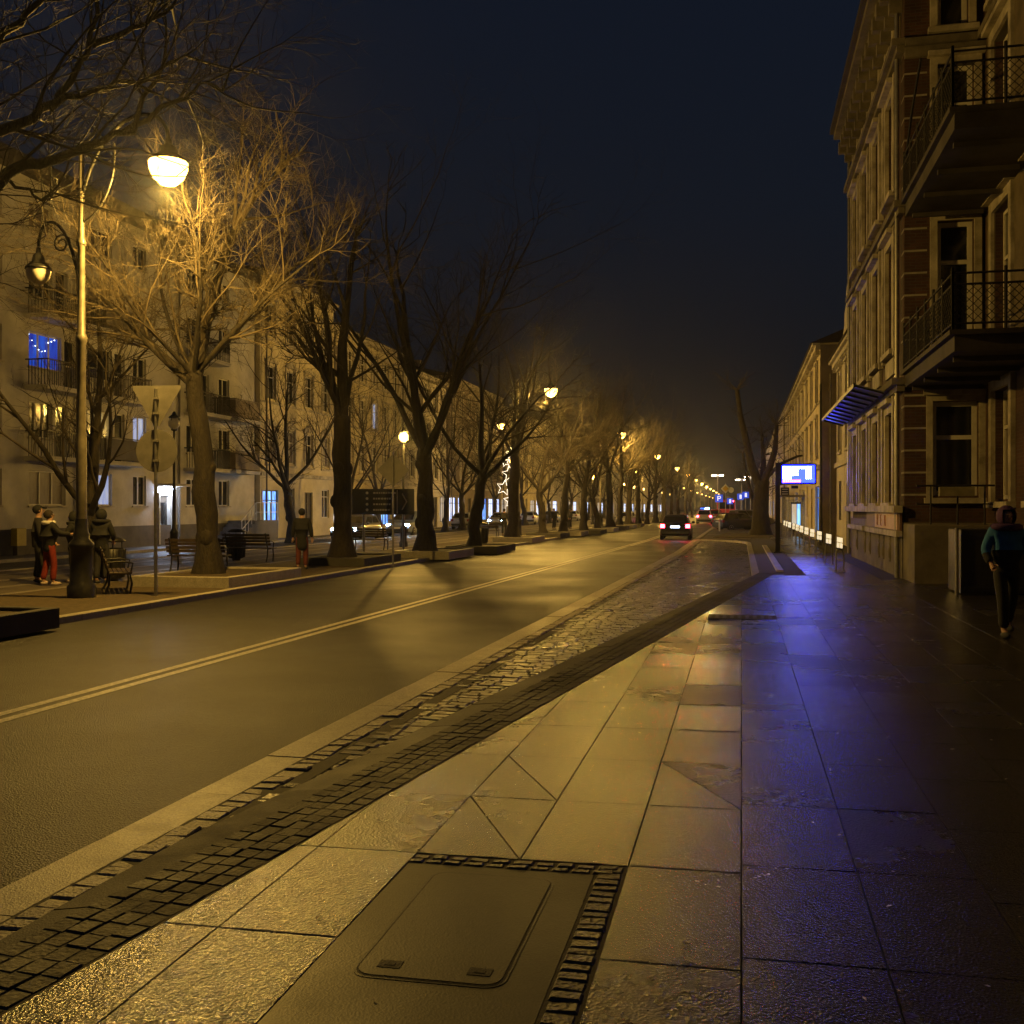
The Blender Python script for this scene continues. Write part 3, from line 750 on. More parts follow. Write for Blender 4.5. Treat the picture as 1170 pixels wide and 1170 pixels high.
def window(t, M, u0, u1, v0, v1, pane=None, cols=2, rows=(.68,), fm=None, y=.0, name='window', fw=.06, label=None):
    pane = pane or M_GLASS; fm = fm or M_WHITEFRAME
    w, h = u1-u0, v1-v0
    key = (round(w, 3), round(h, 3), pane.name, cols, rows, fm.name, fw)
    if key not in WC:
        q = MB(); e = .003; y0, y1 = .10, .16
        q.box(e, w-e, y0, y1, e, fw); q.box(e, w-e, y0, y1, h-fw, h-e); q.box(e, fw, y0, y1, fw, h-fw); q.box(w-fw, w-e, y0, y1, fw, h-fw)
        for i in range(1, cols): c = w*i/cols; q.box(c-fw*.55, c+fw*.55, y0-.006, y1-.003, fw, h-fw)
        for r_ in rows: q.box(fw, w-fw, y0-.003, y1-.006, h*r_-fw*.45, h*r_+fw*.45)
        p = MB(); p.quad((fw*.5, .14, fw*.5), (w-fw*.5, .14, fw*.5), (w-fw*.5, .14, h-fw*.5), (fw*.5, .14, h-fw*.5))
        WC[key] = (q.mesh('window', fm), p.mesh('pane', pane))
    a, b = WC[key]
    o = link(name, a, t); o.matrix_local = M @ Matrix.Translation((u0, y, v0))
    if label: o['label'] = label
    link('pane', b, o); return o
def balcony(t, M, u0, u1, v, dep=1.0, m=None, rail='bars', panel=None, rm=None):
    q = MB(); q.box(u0, u1, -dep, -.003, v-.16, v, M); q.box(u0-.04, u1+.04, -dep-.05, -.003, v-.05, v+.01, M)
    b = q.build('balcony', m or M_PLASTER, t)
    q = MB(); rm = rm or M_IRON
    q.box(u0+.02, u1-.02, -dep+.01, -dep+.05, v+.95, v+1.0, M); q.box(u0+.02, u0+.06, -dep+.05, -.01, v+.95, v+1.0, M); q.box(u1-.06, u1-.02, -dep+.05, -.01, v+.95, v+1.0, M)
    if rail == 'bars':
        n = max(3, int((u1-u0)/.13))
        for i in range(n+1): u = u0+.04+(u1-u0-.08)*i/n; q.box(u-.012, u+.012, -dep+.02, -dep+.044, v+.01, v+.95, M)
        for i in range(1, 7): yy = -dep+.03+(dep-.05)*i/7; q.box(u0+.03, u0+.05, yy-.012, yy+.012, v+.01, v+.95, M); q.box(u1-.05, u1-.03, yy-.012, yy+.012, v+.01, v+.95, M)
    else:
        q.box(u0+.03, u1-.03, -dep+.02, -dep+.04, v+.06, v+.93, M)
        for u in (u0+.03, u1-.05): q.box(u, u+.02, -dep+.045, -.01, v+.06, v+.93, M)
    q.build('railing', rm, b); return b

M_PLASTER = mat('grey_plaster', (.42, .40, .36), (.60, .57, .52), .9, .85, bump=.3, bscale=30)
M_YPLASTER = mat('ochre_plaster', (.46, .40, .26), (.62, .54, .36), .8, .82, bump=.3, bscale=30)
M_CREAM = mat('cream_plaster', (.46, .42, .34), (.60, .55, .46), .8, .82, bump=.3, bscale=30)
M_BROWNPL = mat('brown_plaster', (.18, .145, .105), (.27, .22, .16), 1.0, .85, bump=.4, bscale=25)
M_GREYPL = mat('dark_grey_render', (.10, .09, .08), (.16, .145, .125), 1.0, .85, bump=.4, bscale=25)
M_TRIM = mat('pale_trim', (.22, .195, .15), (.54, .49, .40), 1.7, .7, bump=.2, bscale=40)
M_ROOF = mat('roof_tile', (.035, .028, .024), (.06, .048, .04), 2, .7, bump=.5, bscale=12)
M_DOORW = mat('dark_door', (.03, .024, .018), (.06, .045, .03), 3, .5)
L_COOL = room_mat('cool_lit_room', (.45, .55, 1.0), (.85, .88, 1.0), .55)
L_BLUE = room_mat('blue_lit_room', (.01, .04, .55), (.02, .14, .95), .55, 1.2)
L_WARM = room_mat('warm_lit_room', (.7, .42, .10), (1.0, .74, .28), .26, 1.5)
L_SHOP = room_mat('lit_shop', (.35, .5, 1.0), (.95, .95, 1.0), 2.0, 1.4)
L_SHOPB = room_mat('blue_lit_shop', (.03, .12, .9), (.3, .65, 1.0), 1.6, 1.4)
L_SHOPW = room_mat('warm_lit_shop', (.9, .62, .35), (1.0, .86, .66), .6, 1.4)
M_CURTAIN = mat('dim_curtain', (.10, .08, .075), (.17, .14, .13), 2.5, .4, stretch=(4, 4, .6))
XL = -26.4
def UL(px, Y0, X=XL): return atX(px, X)[1]-Y0

# --- long flat-fronted apartment block, left
Y0 = 17.0; Y1 = atX(291, XL)[1]; H = 14.3
t = thing('apartment_block', 'long plain grey apartment block with balconies at the left edge', 'building', (XL, Y0, .11), PI/2)
U = lambda px: UL(px, Y0)
Lb = Y1-Y0
fl = [(1.95, 3.3), (4.55, 5.95), (7.25, 8.6), (9.95, 11.25), (12.55, 13.6)]
fl = [(a-.11, b-.11) for a, b in fl]
cols = {'A': (33, 75), 'B': (100, 128), 'C': (152, 167), 'D': (213, 228), 'E': (250, 262), 'Z': (-45, 2), 'Y': (-120, -70)}
holes = []; wins = []
for cname, (pa, pb) in cols.items():
    a, b = U(pa), U(pb)
    for i, (v0, v1) in enumerate(fl):
        pane = M_GLASS; nc = 3 if cname in 'AZ' else 2
        aa, bb = a, b
        if cname == 'A':
            if i == 0: pane = M_CURTAIN
            if i == 1: bb = U(60)
            if i == 2: pane = L_BLUE; bb = U(70)
            if i > 2: bb = U(60)
        if cname == 'B' and i == 0: pane = L_COOL
        if cname == 'B' and i == 1: pane = L_WARM
        if cname == 'C' and i == 1: pane = L_COOL
        if cname == 'A' and i == 4: pane = M_CURTAIN
        if cname == 'B' and i == 3: pane = M_CURTAIN
        holes.append((aa, bb, v0, v1)); wins.append((aa, bb, v0, v1, pane, nc))
        if cname in 'ABD' and 1 <= i <= 3:
            da = bb+.18; db = da+.75; holes.append((da, db, v0-.75, v1)); wins.append((da, db, v0-.75, v1, M_GLASS, 1))
da, db = U(181), U(194)
holes.append((da, db, .05, 2.35))
q = MB(); wallq(q, I4, 0, Lb, 0, H, holes, 0, .22)
q.quad((0, 12, 0), (0, 0, 0), (0, 0, H), (0, 12, H)); q.quad((Lb, 0, 0), (Lb, 12, 0), (Lb, 12, H), (Lb, 0, H)); q.quad((Lb, 12, 0), (0, 12, 0), (0, 12, H), (Lb, 12, H))
q.build('wall', M_PLASTER, t)
for a, b, v0, v1, pane, nc in wins: window(t, I4, a, b, v0, v1, pane, nc, () if nc > 1 else (.5,), label={'cool_lit_room': 'cool lit window', 'blue_lit_room': 'blue lit window with fairy lights', 'warm_lit_room': 'warm yellow lit window'}.get(pane.name))
q = MB()
for a, b, v0, v1, pane, nc in wins:
    if nc > 1: q.box(a-.08, b+.08, -.07, .09, v0-.07, v0+.004)
q.build('sill', M_TRIM, t)
for pa, pb, rl in ((28, 95, 'bars'), (97, 151, 'panel'), (210, 243, 'bars')):
    for i in (1, 2, 3): balcony(t, I4, U(pa), U(pb), fl[i][0]-.75, 1.0, M_PLASTER, 'bars' if (i+pa) % 2 else rl, rm=M_IRON if rl == 'bars' else M_GREYPL)
for i in (1, 2): balcony(t, I4, U(247), U(276), fl[i][0]-.75, 1.1, M_PLASTER, 'panel', rm=M_BROWNPL)
q = MB(); q.box(-.4, Lb+.25, -.45, 12.3, H+.003, H+.28); q.prism([(-.4, H+.29), (Lb+.25, H+.29), (Lb-2, H+1.6), (2, H+1.6)], 1.5, 10.5); q.build('roof', M_ROOF, t)
q = MB(); q.box(0, Lb, -.06, -.003, 0, .95); q.build('plinth', M_GREYPL, t)
q = MB(); q.tube([(U(86), -.09, .1), (U(86), -.09, H)], .055, 6); q.build('drainpipe', M_GREYPL, t)
q = MB(); q.tube([(U(203), -.09, .1), (U(203), -.09, H)], .055, 6); q.build('drainpipe', M_GREYPL, t)
q = MB(); q.box(da+.05, db-.05, .12, .17, .1, 2.3); d_ = q.build('door', M_DOORW, t); d_['label'] = 'dark entrance door under a bright lamp'
q = MB(); q.box(da+.2, db-.2, .10, .117, .5, 2.0); q.build('pane', M_GLASS, d_)
q = MB(); q.box(da-.14, da-.003, -.12, .1, .05, 2.45); q.box(db+.003, db+.14, -.12, .1, .05, 2.45); q.box(da-.2, db+.5, -.9, -.003, 2.75, 2.87); q.build('porch', M_TRIM, t)
q = MB(); q.box(da+.15, db-.15, -.35, -.1, 2.52, 2.66); q.build('porch_lamp', emat('porch_light', (.66, .76, 1.0), 130.0), t)
q = MB()
for i in range(9):
    f = i/8; u = da
    q.sphere((U(30)+.25+f*1.5, .09, fl[2][1]-.12-.55*math.sin(f*PI)*(1 if f < .7 else .4)), .025, 6, 4)
for i in range(7): q.sphere((U(30)+2.1, .09, fl[2][1]-.1-i*.16), .025, 6, 4)
q.build('fairy_lights', emat('fairy_light', (.75, .85, 1), 4.0), t)

# entrance stairs with white rails at the end of the block
xs, ys = atX(268, XL)
t = thing('entrance_stairs', 'raised stair landing with pale railings at the far end of the grey block', 'stairs', (XL+.06, ys, .11), PI/2)
q = MB()
for i in range(6): q.box(-2.2+i*.28, -2.2+(i+1)*.28-.002, -1.5, 0, 0, .18*(i+1))
q.box(-.52, 2.0, -1.5, 0, 0, 1.08); q.build('steps', M_GREYPL, t)
q = MB()
for u in (-.5, .3, 1.15, 1.96): q.box(u-.025, u+.025, -1.48, -1.43, 1.08, 2.05)
q.box(-.5, 1.96, -1.485, -1.425, 2.0, 2.05); q.box(-.5, 1.96, -1.485, -1.425, 1.5, 1.54); q.tube([(-2.15, -1.45, 1.05), (-.5, -1.45, 2.03)], .03, 6); q.tube([(-2.15, -1.45, .6), (-.5, -1.45, 1.5)], .02, 6)
for i in range(5): q.tube([(-2.1+i*.36, -1.45, .1+i*.2), (-2.1+i*.36, -1.45, 1.06+i*.21)], .018, 5)
q.build('railing', M_WHITEFRAME, t)

# --- older tenements and shop fronts, built from one recipe
def tenement(label, X, Ya, Yb, H, wm, side='L', nfl=4, bays=5, shops=None, lit=None, roof=1.6, dep=11, gable=False, seed=0, gfl=3.6, trim=None, parts=True, z0=.11):
    R = random.Random(seed); L = Yb-Ya; trim = trim or M_TRIM
    t = thing('tenement_house', label, 'building', (X, Ya if side == 'L' else Yb, z0), PI/2 if side == 'L' else -PI/2)
    fh = (H-gfl-.7)/(nfl-1); bw = L/bays; ww = min(1.15, bw*.5)
    holes = []; W_ = []
    for b in range(bays):
        c = bw*(b+.5)
        for f in range(1, nfl):
            v0 = gfl+(f-1)*fh+.75; v1 = v0+min(1.9, fh*.62)
            holes.append((c-ww/2, c+ww/2, v0, v1)); W_.append((c-ww/2, c+ww/2, v0, v1, (lit or {}).get((b, f), M_CURTAIN if R.random() < .3 else M_GLASS)))
    S_ = []
    for b in range(bays):
        c = bw*(b+.5); s_ = shops[b % len(shops)] if shops else 'win'
        if s_ == 'win': hh = (c-ww/2, c+ww/2, 1.1, 2.9); pm = M_GLASS
        elif s_ == 'door': hh = (c-.6, c+.6, .02, 2.7); pm = M_DOORW
        else: hh = (c-bw*.38, c+bw*.38, .45, 2.75); pm = s_
        holes.append(hh); S_.append((hh, pm))
    q = MB(); wallq(q, I4, 0, L, 0, H, holes, 0, .2)
    q.quad((0, dep, 0), (0, 0, 0), (0, 0, H), (0, dep, H)); q.quad((L, 0, 0), (L, dep, 0), (L, dep, H), (L, 0, H)); q.quad((L, dep, 0), (0, dep, 0), (0, dep, H), (L, dep, H))
    q.build('wall', wm, t)
    q = MB(); q.tube([(.25, -.28, .1), (.25, -.28, H-.55)], .055, 6); q.build('drainpipe', M_GREYPL, t)
    q = MB()
    q.box(-.05, L+.05, -.22, -.003, H-.32, H-.12); q.box(-.1, L+.1, -.36, -.003, H-.118, H-.003); q.box(0, L, -.12, -.003, gfl-.05, gfl+.17)
    if parts:
        n = int(L/.7)
        for i in range(n): u = (i+.5)*L/n; q.box(u-.08, u+.08, -.2, -.004, H-.52, H-.324)
        for f in range(2, nfl): v = gfl+(f-1)*fh+.5; q.box(0, L, -.06, -.003, v, v+.1)
        for a, b_, v0, v1, p in W_:
            q.box(a-.16, a-.003, -.06, -.003, v0-.12, v1+.16); q.box(b_+.003, b_+.16, -.06, -.003, v0-.12, v1+.16); q.box(a-.22, b_+.22, -.13, -.003, v1+.165, v1+.30); q.box(a-.2, b_+.2, -.1, -.003, v0-.23, v0-.124)
            q.prism([(a-.16, v1+.305), (b_+.16, v1+.305), ((a+b_)/2, v1+.58)], -.08, -.004) if gable else None
    q.build('cornice', trim, t)
    for a, b_, v0, v1, p in W_: window(t, I4, a, b_, v0, v1, p, 2, (.66,), label='lit upper window' if p.name not in ('dark_pane', 'dim_curtain') else None)
    for hh, pm in S_:
        nm = 'door' if pm is M_DOORW else ('window' if pm is M_GLASS else 'shop_window')
        window(t, I4, *hh, pm, 2 if nm != 'shop_window' else 3, (.75,), M_DOORW if nm == 'door' else (M_IRON if nm == 'shop_window' else None), name=nm)
    q = MB(); q.prism([(-.12, H+.0), (L+.12, H+.0), (L+.12, H+.01), (-.12, H+.01)], -.45, dep)
    vs = [(-.12, -.45, H+.012), (L+.12, -.45, H+.012), (L+.12, dep*.5, H+roof), (-.12, dep*.5, H+roof), (L+.12, dep, H+.012), (-.12, dep, H+.012)]
    q.faces(vs, [(0, 1, 2, 3), (3, 2, 4, 5), (0, 3, 5), (1, 4, 2)]); rf = q.build('roof', M_ROOF, t)
    q = MB()
    for i in range(2): u = L*(.3+.45*i); q.box(u-.35, u+.35, dep*.42, dep*.55, H+roof*.6, H+roof+.9)
    q.build('chimney', M_BROWNPL, rf)
    return t
YL = lambda px: atX(px, XL)[1]
b2 = tenement('tall ochre tenement with dark portal, next to the grey apartment block', XL+.3, Y1+.05, YL(376), 15.0, M_YPLASTER, 'L', 4, 4, [L_SHOPB, 'win', 'door', 'win'], {}, 1.2, gable=True, seed=1)
b3 = tenement('ochre tenement with blue lit shop windows behind the direction board', XL, YL(376)+.05, YL(458), 13.9, M_YPLASTER, 'L', 4, 6, [L_SHOP, L_SHOPB, 'door', L_SHOP, L_SHOPB, L_SHOP], {(3, 2): L_COOL}, 1.5, seed=2)
b4 = tenement('cream tenement behind the tree with the leaning trunk', XL-.2, YL(458)+.05, YL(512), 13.2, M_CREAM, 'L', 4, 6, ['win', 'door', L_SHOPW], {}, 1.8, seed=3)
b5 = tenement('brown tenement with white lit shop front behind the star ornament', XL, YL(512)+.05, YL(572), 14.0, M_BROWNPL, 'L', 4, 7, [L_SHOP, L_SHOP, 'door', L_SHOP, L_SHOPB], {(2, 1): L_WARM}, 1.5, seed=4)
pal = [M_YPLASTER, M_CREAM, M_BROWNPL, M_PLASTER]
pxs = [572, 625, 665, 695, 720, 742, 760]
for i, (a, b) in enumerate(zip(pxs, pxs[1:])):
    ya, yb = YL(a)+.05, min(YL(b), 420)
    tenement(['ochre', 'cream', 'brown', 'grey', 'yellowish', 'pale'][i]+' tenement far down the left, '+ordn(i)+' beyond the brown one with white shop front', XL-.1*i, ya, yb, 13.2+(i % 3)*.7, pal[i % 4], 'L', 4, 7, [L_SHOPW, L_SHOP, 'door', 'win'], {(i, 2): L_WARM}, 1.5, seed=10+i, parts=i < 2)

# --- right: the big brick corner tenement
def brick_mat():
    m, nt, b = newmat('brown_brick'); N = nt.nodes; L = nt.links
    tc = N.new('ShaderNodeTexCoord'); sp = N.new('ShaderNodeSeparateXYZ'); L.new(tc.outputs['Object'], sp.inputs[0])
    ad = N.new('ShaderNodeMath'); L.new(sp.outputs['X'], ad.inputs[0]); L.new(sp.outputs['Y'], ad.inputs[1])
    cb = N.new('ShaderNodeCombineXYZ'); L.new(ad.outputs[0], cb.inputs[0]); L.new(sp.outputs['Z'], cb.inputs[1])
    br = N.new('ShaderNodeTexBrick'); br.inputs['Scale'].default_value = 1.0; br.inputs['Brick Width'].default_value = .25; br.inputs['Row Height'].default_value = .075
    br.inputs['Mortar Size'].default_value = .006; br.inputs['Color1'].default_value = (.055, .024, .015, 1); br.inputs['Color2'].default_value = (.09, .04, .024, 1); br.inputs['Mortar'].default_value = (.08, .068, .052, 1)
    L.new(cb.outputs[0], br.inputs['Vector'])
    n = N.new('ShaderNodeTexNoise'); n.inputs['Scale'].default_value = 1.3; n.inputs['Detail'].default_value = 6; L.new(tc.outputs['Object'], n.inputs['Vector'])
    mr = N.new('ShaderNodeMapRange'); mr.inputs['From Min'].default_value = .3; mr.inputs['From Max'].default_value = .7; mr.inputs['To Min'].default_value = .5; mr.inputs['To Max'].default_value = 1.15; L.new(n.outputs['Fac'], mr.inputs['Value'])
    mx = N.new('ShaderNodeMix'); mx.data_type = 'RGBA'; mx.blend_type = 'MULTIPLY'; mx.inputs['Factor'].default_value = 1; L.new(br.outputs['Color'], mx.inputs['A']); L.new(mr.outputs['Result'], mx.inputs['B'])
    L.new(mx.outputs['Result'], b.inputs['Base Color']); b.inputs['Roughness'].default_value = .8
    bp = N.new('ShaderNodeBump'); bp.inputs['Strength'].default_value = .5; bp.inputs['Distance'].default_value = .01; L.new(br.outputs['Fac'], bp.inputs['Height']); bp.invert = True; L.new(bp.outputs['Normal'], b.inputs['Normal'])
    MATS['brown_brick'] = m; return m
M_BRICK = brick_mat()
M_STUCCO = mat('worn_stucco', (.10, .088, .066), (.19, .165, .125), 2.2, .85, bump=.6, bscale=18)
M_OCHRESTUCCO = mat('ochre_worn_stucco', (.085, .068, .042), (.15, .12, .075), 1.8, .85, bump=.8, bscale=14)
M_PLINTH = mat('plinth_stone', (.10, .085, .06), (.19, .16, .11), 1.6, .8, bump=.7, bscale=20)
M_BANDM = mat('mortar_band', (.26, .24, .20), (.36, .33, .28), 4, .7)
AX, AY, AZ, AF = 3.74, 25.5, .2, 36.9
BXI = 5.5
t = thing('tenement_house', 'old brick and stucco corner tenement with two deep balconies at the right edge', 'building', (AX, AY, AZ))
MC = I4                                        # end wall facing the camera
MS = frameM(0, AF-AY, 0, -90); LS = AF-AY      # street wing
MI = frameM(BXI-AX, 0, 0, -90); LI = 17.0      # recessed wall running towards the camera
HA = 14.6
wH = []; sH = []; iH = []
# end wall openings: door-windows
ends = [(.62, 1.62, 1.95, 4.15), (.72, 1.52, 5.0, 8.35), (.72, 1.52, 8.95, 12.0), (.72, 1.4, 12.9, 14.3)]
wH = [(a, b, c, d) for a, b, c, d in ends]
bays = [1.45, 4.1, 6.75, 9.4]
for c in bays:
    for v0, v1 in ((1.85, 4.05), (5.65, 8.25), (9.55, 11.95), (13.1, 13.8)): sH.append((c-.58, c+.58, v0, v1))
for c in (1.75, 4.9, 8.0, 11.2):
    for v0, v1 in ((1.85, 4.25), (5.1, 8.2), (9.05, 12.0), (13.0, 14.2)): iH.append((c-.75, c+.75, v0, v1))
q = MB(); wallq(q, MC, 0, BXI-AX, 1.3, HA, wH, 0, .25); wallq(q, MS, 0, LS, 1.3, HA, sH, 0, .25); wallq(q, MI, 0, LI, 1.3, HA, iH, 0, .25)
q.quad((0, LS, 0), (11, LS, 0), (11, LS, HA), (0, LS, HA)); q.quad((11, LS, 0), (11, -LI, 0), (11, -LI, HA), (11, LS, HA)); q.quad((11, -LI, 0), (BXI-AX, -LI, 0), (BXI-AX, -LI, HA), (11, -LI, HA))
q.build('wall', M_BRICK, t)
# lighter stucco fields of the upper storeys
q = MB()
def field(M, u0, u1, v0, v1, holes, n=.025):
    hs = [h for h in holes if h[0] >= u0-.001 and h[1] <= u1+.001 and h[2] >= v0-.001 and h[3] <= v1+.001]
    wallq(q, M, u0, u1, v0, v1, hs, -n, n-.004)
    P = lambda u, yy, v: M @ Vector((u, yy, v))
    for a, b in (((u0, v0), (u1, v0)), ((u1, v0), (u1, v1)), ((u1, v1), (u0, v1)), ((u0, v1), (u0, v0))): q.quad(P(a[0], -n, a[1]), P(a[0], -.003, a[1]), P(b[0], -.003, b[1]), P(b[0], -n, b[1]))
field(MS, .5, LS-.55, 12.4, 14.3, sH); field(MI, .3, 16.5, 5.0, 8.6, iH); field(MI, .3, 16.5, 9.0, 12.4, iH)
q.build('stucco', M_OCHRESTUCCO, t)
# pale bands, surrounds, cornices
def mband(*box): q = MB(); q.box(*box); q.build('mortar_band', M_BANDM, t)
z = 1.95
while z < 12.8:
    if abs(z-5.0) > .3 and abs(z-8.9) > .3:
        mband(0, .50, -.006, -.0025, z, z+.045); mband(-.006, -.0025, .003, .46, z, z+.045)
        if z < 4.2: mband(1.70, BXI-AX-.004, -.006, -.0025, z, z+.045)
    z += .52
mband(0, BXI-AX-.01, -.006, -.0025, 4.28, 4.33); mband(.5, .53, -.007, -.0026, 4.333, 4.72); mband(1.68, 1.71, -.007, -.0026, 4.333, 4.72)
q = MB()
def surround(M, h, w=.17, hood=.2, d=.09):
    a, b, c, e = h
    q.box(a-w, a-.003, -d, -.003, c-.05, e+w, M); q.box(b+.003, b+w, -d, -.003, c-.05, e+w, M); q.box(a-.002, b+.002, -d+.004, -.003, e+.003, e+w, M)
    q.box(a-w-.06, b+w+.06, -d-hood, -.004, e+w+.003, e+w+.12, M); q.box(a-w-.05, b+w+.05, -d-.09, -.004, c-.18, c-.053, M)
for h in wH[:1]: surround(MC, h, .14, .06, .06)
for h in wH[1:]: surround(MC, h, .16, .12, .08)
for h in sH: surround(MS, h, .2, .15, .1)
for h in iH: surround(MI, h, .22, .14, .1)
for c in bays:          # pilasters and panels between storeys
    for s_ in (-1, 1):
        q.box(c+s_*.98-.12, c+s_*.98+.12, -.14, -.003, 1.75, 4.45, MS); q.box(c+s_*.98-.1, c+s_*.98+.1, -.12, -.003, 5.4, 8.6, MS); q.box(c+s_*.98-.1, c+s_*.98+.1, -.12, -.003, 9.4, 12.3, MS)
    q.box(c-.75, c+.75, -.07, -.003, 4.98, 5.40, MS)
q.build('window_surround', M_TRIM, t)
q = MB()
for v, d in ((4.55, .3), (8.72, .24), (12.5, .3)): q.box(-.05, LS+d*.5, -d, -.003, v, v+.16, MS); q.box(-.05, LS+d*.3, -d*.6, -.003, v-.14, v-.003, MS)
q.box(-.1, LS+.5, -.62, -.003, HA-.22, HA-.03, MS); q.box(-.1, LS+.4, -.4, -.003, HA-.5, HA-.225, MS)
n = 15
for i in range(n): u = (i+.5)*LS/n; q.box(u-.12, u+.12, -.5, -.004, HA-.86, HA-.505, MS); q.box(u-.1, u+.1, -.3, -.005, HA-1.15, HA-.865, MS)
q.box(0, BXI-AX, -.2, -.003, 12.45, 12.62, MC); q.box(0, BXI-AX, -.12, -.003, 12.2, 12.44, MC)
q.box(0, LI, -.2, -.003, 12.45, 12.62, MI)
q.build('cornice', M_STUCCO, t)
q = MB(); q.box(-.75, 11.3, -LI-.3, LS+.1, HA-.028, HA+.12)
q.faces([(-.75, -LI-.3, HA+.123), (11.3, -LI-.3, HA+.123), (11.3, LS+.1, HA+.123), (-.75, LS+.1, HA+.123), (4.5, -LI+3, HA+3), (4.5, LS-3, HA+3)], [(0, 1, 4), (1, 2, 5, 4), (2, 3, 5), (3, 0, 4, 5)])
q.build('roof', M_ROOF, t)
for h in wH: window(t, MC, *h, M_GLASS, 1 if h[1]-h[0] < .9 else 1, (.62 if h[3]-h[2] < 2.6 else .72,), fw=.11, y=.06)
for h in sH: window(t, MS, *h, M_CURTAIN if h[2] < 3 else M_GLASS, 2, (.68,), fw=.09, y=.06)
for h in iH: window(t, MI, *h, M_GLASS if h[2] > 3 else M_CURTAIN, 2, (.66,), fw=.09, y=.06)
# plinth with niches
q = MB(); nich = [(u-.16, u+.16, .3, 1.0) for u in (2.0, 4.2, 5.4, 7.4, 8.3, 9.5, 10.6)]
wallq(q, MS, -.03, LS+.06, 0, 1.32, nich, -.06, .16); wallq(q, MC, -.06, BXI-AX, 0, 1.32, [], -.06); wallq(q, MI, 0, LI, 0, 1.32, [], -.06)
for (a, b, c, d) in nich: q.quad(*[MS @ Vector(p) for p in ((a, .1, c), (b, .1, c), (b, .1, d), (a, .1, d))]); q.lathe([(.05, c), (.11, c+.12), (.12, c+.3), (.06, c+.45), (.1, c+.58), (.05, d-.02)], 8, MS @ Vector(((a+b)/2, .0, 0)))
q.quad(*[MS @ Vector(p) for p in ((-.03, -.06, 1.32), (LS+.06, -.06, 1.32), (LS+.06, .0, 1.32), (-.03, .0, 1.32))]); q.quad((-.06, -.06, 1.321), (BXI-AX, -.06, 1.321), (BXI-AX, 0, 1.321), (-.06, 0, 1.321))
q.build('plinth', M_PLINTH, t)
q = MB(); q.box(5.2, LS+.12, -.2, -.063, .98, 1.12, MS); q.box(.2, 4.6, -.2, -.063, .98, 1.12, MS); q.box(-.05, LS+.16, -.26, -.063, 1.55, 1.72, MS); q.build('sill', M_TRIM, t)
q = MB(); q.box(5.0, LS+.08, -.12, -.064, 1.123, 1.548, MS); q.build('fascia', mat('fascia_brown', (.13, .07, .05), (.18, .10, .07), 3, .6), t)
# deep balconies filling the recess
M_LATT = mat('dull_black_iron', (.008, .007, .006), (.018, .014, .011), 6, .8)  # darker and duller than the other ironwork
for v in (4.75, 8.72):
    q = MB(); W_ = BXI-AX
    q.box(-.02, W_-.004, -5.9, -.262, v-.28, v, MC)
    q.box(-.12, W_-.004, -6.0, -.262, v+.003, v+.09, MC)
    for i in range(4): u = -5.2+i*1.55; q.box(.1, W_-.15, u, u+.09, v-.38, v-.283)
    b = q.build('balcony', mat('dark_slab', (.035, .03, .024), (.07, .06, .048), 1.5, .85), t); b['label'] = 'deep balcony slab with lattice railing'  # slab darker than the stucco around it
    q = MB()
    def rail(p0, p1):
        p0, p1 = Vector(p0), Vector(p1); L_ = (p1-p0).length; d = (p1-p0)/L_
        for zz in (.12, .82, 1.02): q.tube([p0+Vector((0, 0, zz)), p1+Vector((0, 0, zz))], .022, 5)
        nP = max(2, round(L_/.95))
        for i in range(nP+1): p = p0+d*L_*i/nP; q.tube([p, p+Vector((0, 0, 1.12))], .03, 5)
        k = 0; s_ = .15
        nn = int(L_/s_)
        for i in range(-5, nn+1):
            a0 = i*s_; a1 = a0+.70
            for flip in (0, 1):
                lo, hi = max(a0, 0), min(a1, L_)
                if hi-lo < .05: continue
                z0_, z1_ = .12+(lo-a0), .12+(hi-a0)
                if flip: z0_, z1_ = .94-z0_, .94-z1_
                q.tube([p0+d*lo+Vector((0, 0, z0_)), p0+d*hi+Vector((0, 0, z1_))], .008, 3, False)
    rail((-.05, -.3, v+.09), (-.05, -5.9, v+.09)); rail((-.05, -5.9, v+.09), (W_-.05, -5.9, v+.09))
    q.build('railing', M_LATT, b)
q = MB()      # iron stay slanting up under the top balcony, drain pipe
q.tube([(-.02, -.25, 9.6), (-.02, -1.2, 10.5), (-.02, -2.4, 11.2)], .03, 5); q.build('stay', M_IRON, t)
q = MB(); q.tube([(-.12, .35, 0), (-.12, .35, HA-.6)], .055, 8); q.tube([(-.14, LS-.15, .1), (-.14, LS-.15, HA-.6)], .055, 8); q.build('drainpipe', M_STEEL, t)
# glazed canopy over the street windows
q = MB()
c0, c1 = .2, 10.4
q.faces([MS @ Vector(p) for p in ((c0, -1.0, 4.70), (c1, -1.0, 4.70), (c1, -.31, 4.50), (c0, -.31, 4.50), (c0, -1.0, 4.72), (c1, -1.0, 4.72), (c1, -.31, 4.52), (c0, -.31, 4.52))], [(0, 1, 2, 3), (7, 6, 5, 4), (0, 4, 5, 1), (1, 5, 6, 2), (2, 6, 7, 3), (3, 7, 4, 0)])
cn = q.build('canopy', mat('canopy_sheet', (.16, .16, .16), (.24, .24, .24), 3, .35, spec=.6), t)
q = MB()
for i in range(11): u = c0+(c1-c0)*i/10; q.tube([MS @ Vector((u, -1.0, 4.675)), MS @ Vector((u, -.33, 4.475))], .025, 4)
q.box(c0, c1, -1.04, -1.003, 4.64, 4.74, MS); q.build('canopy_rib', M_IRON, cn)
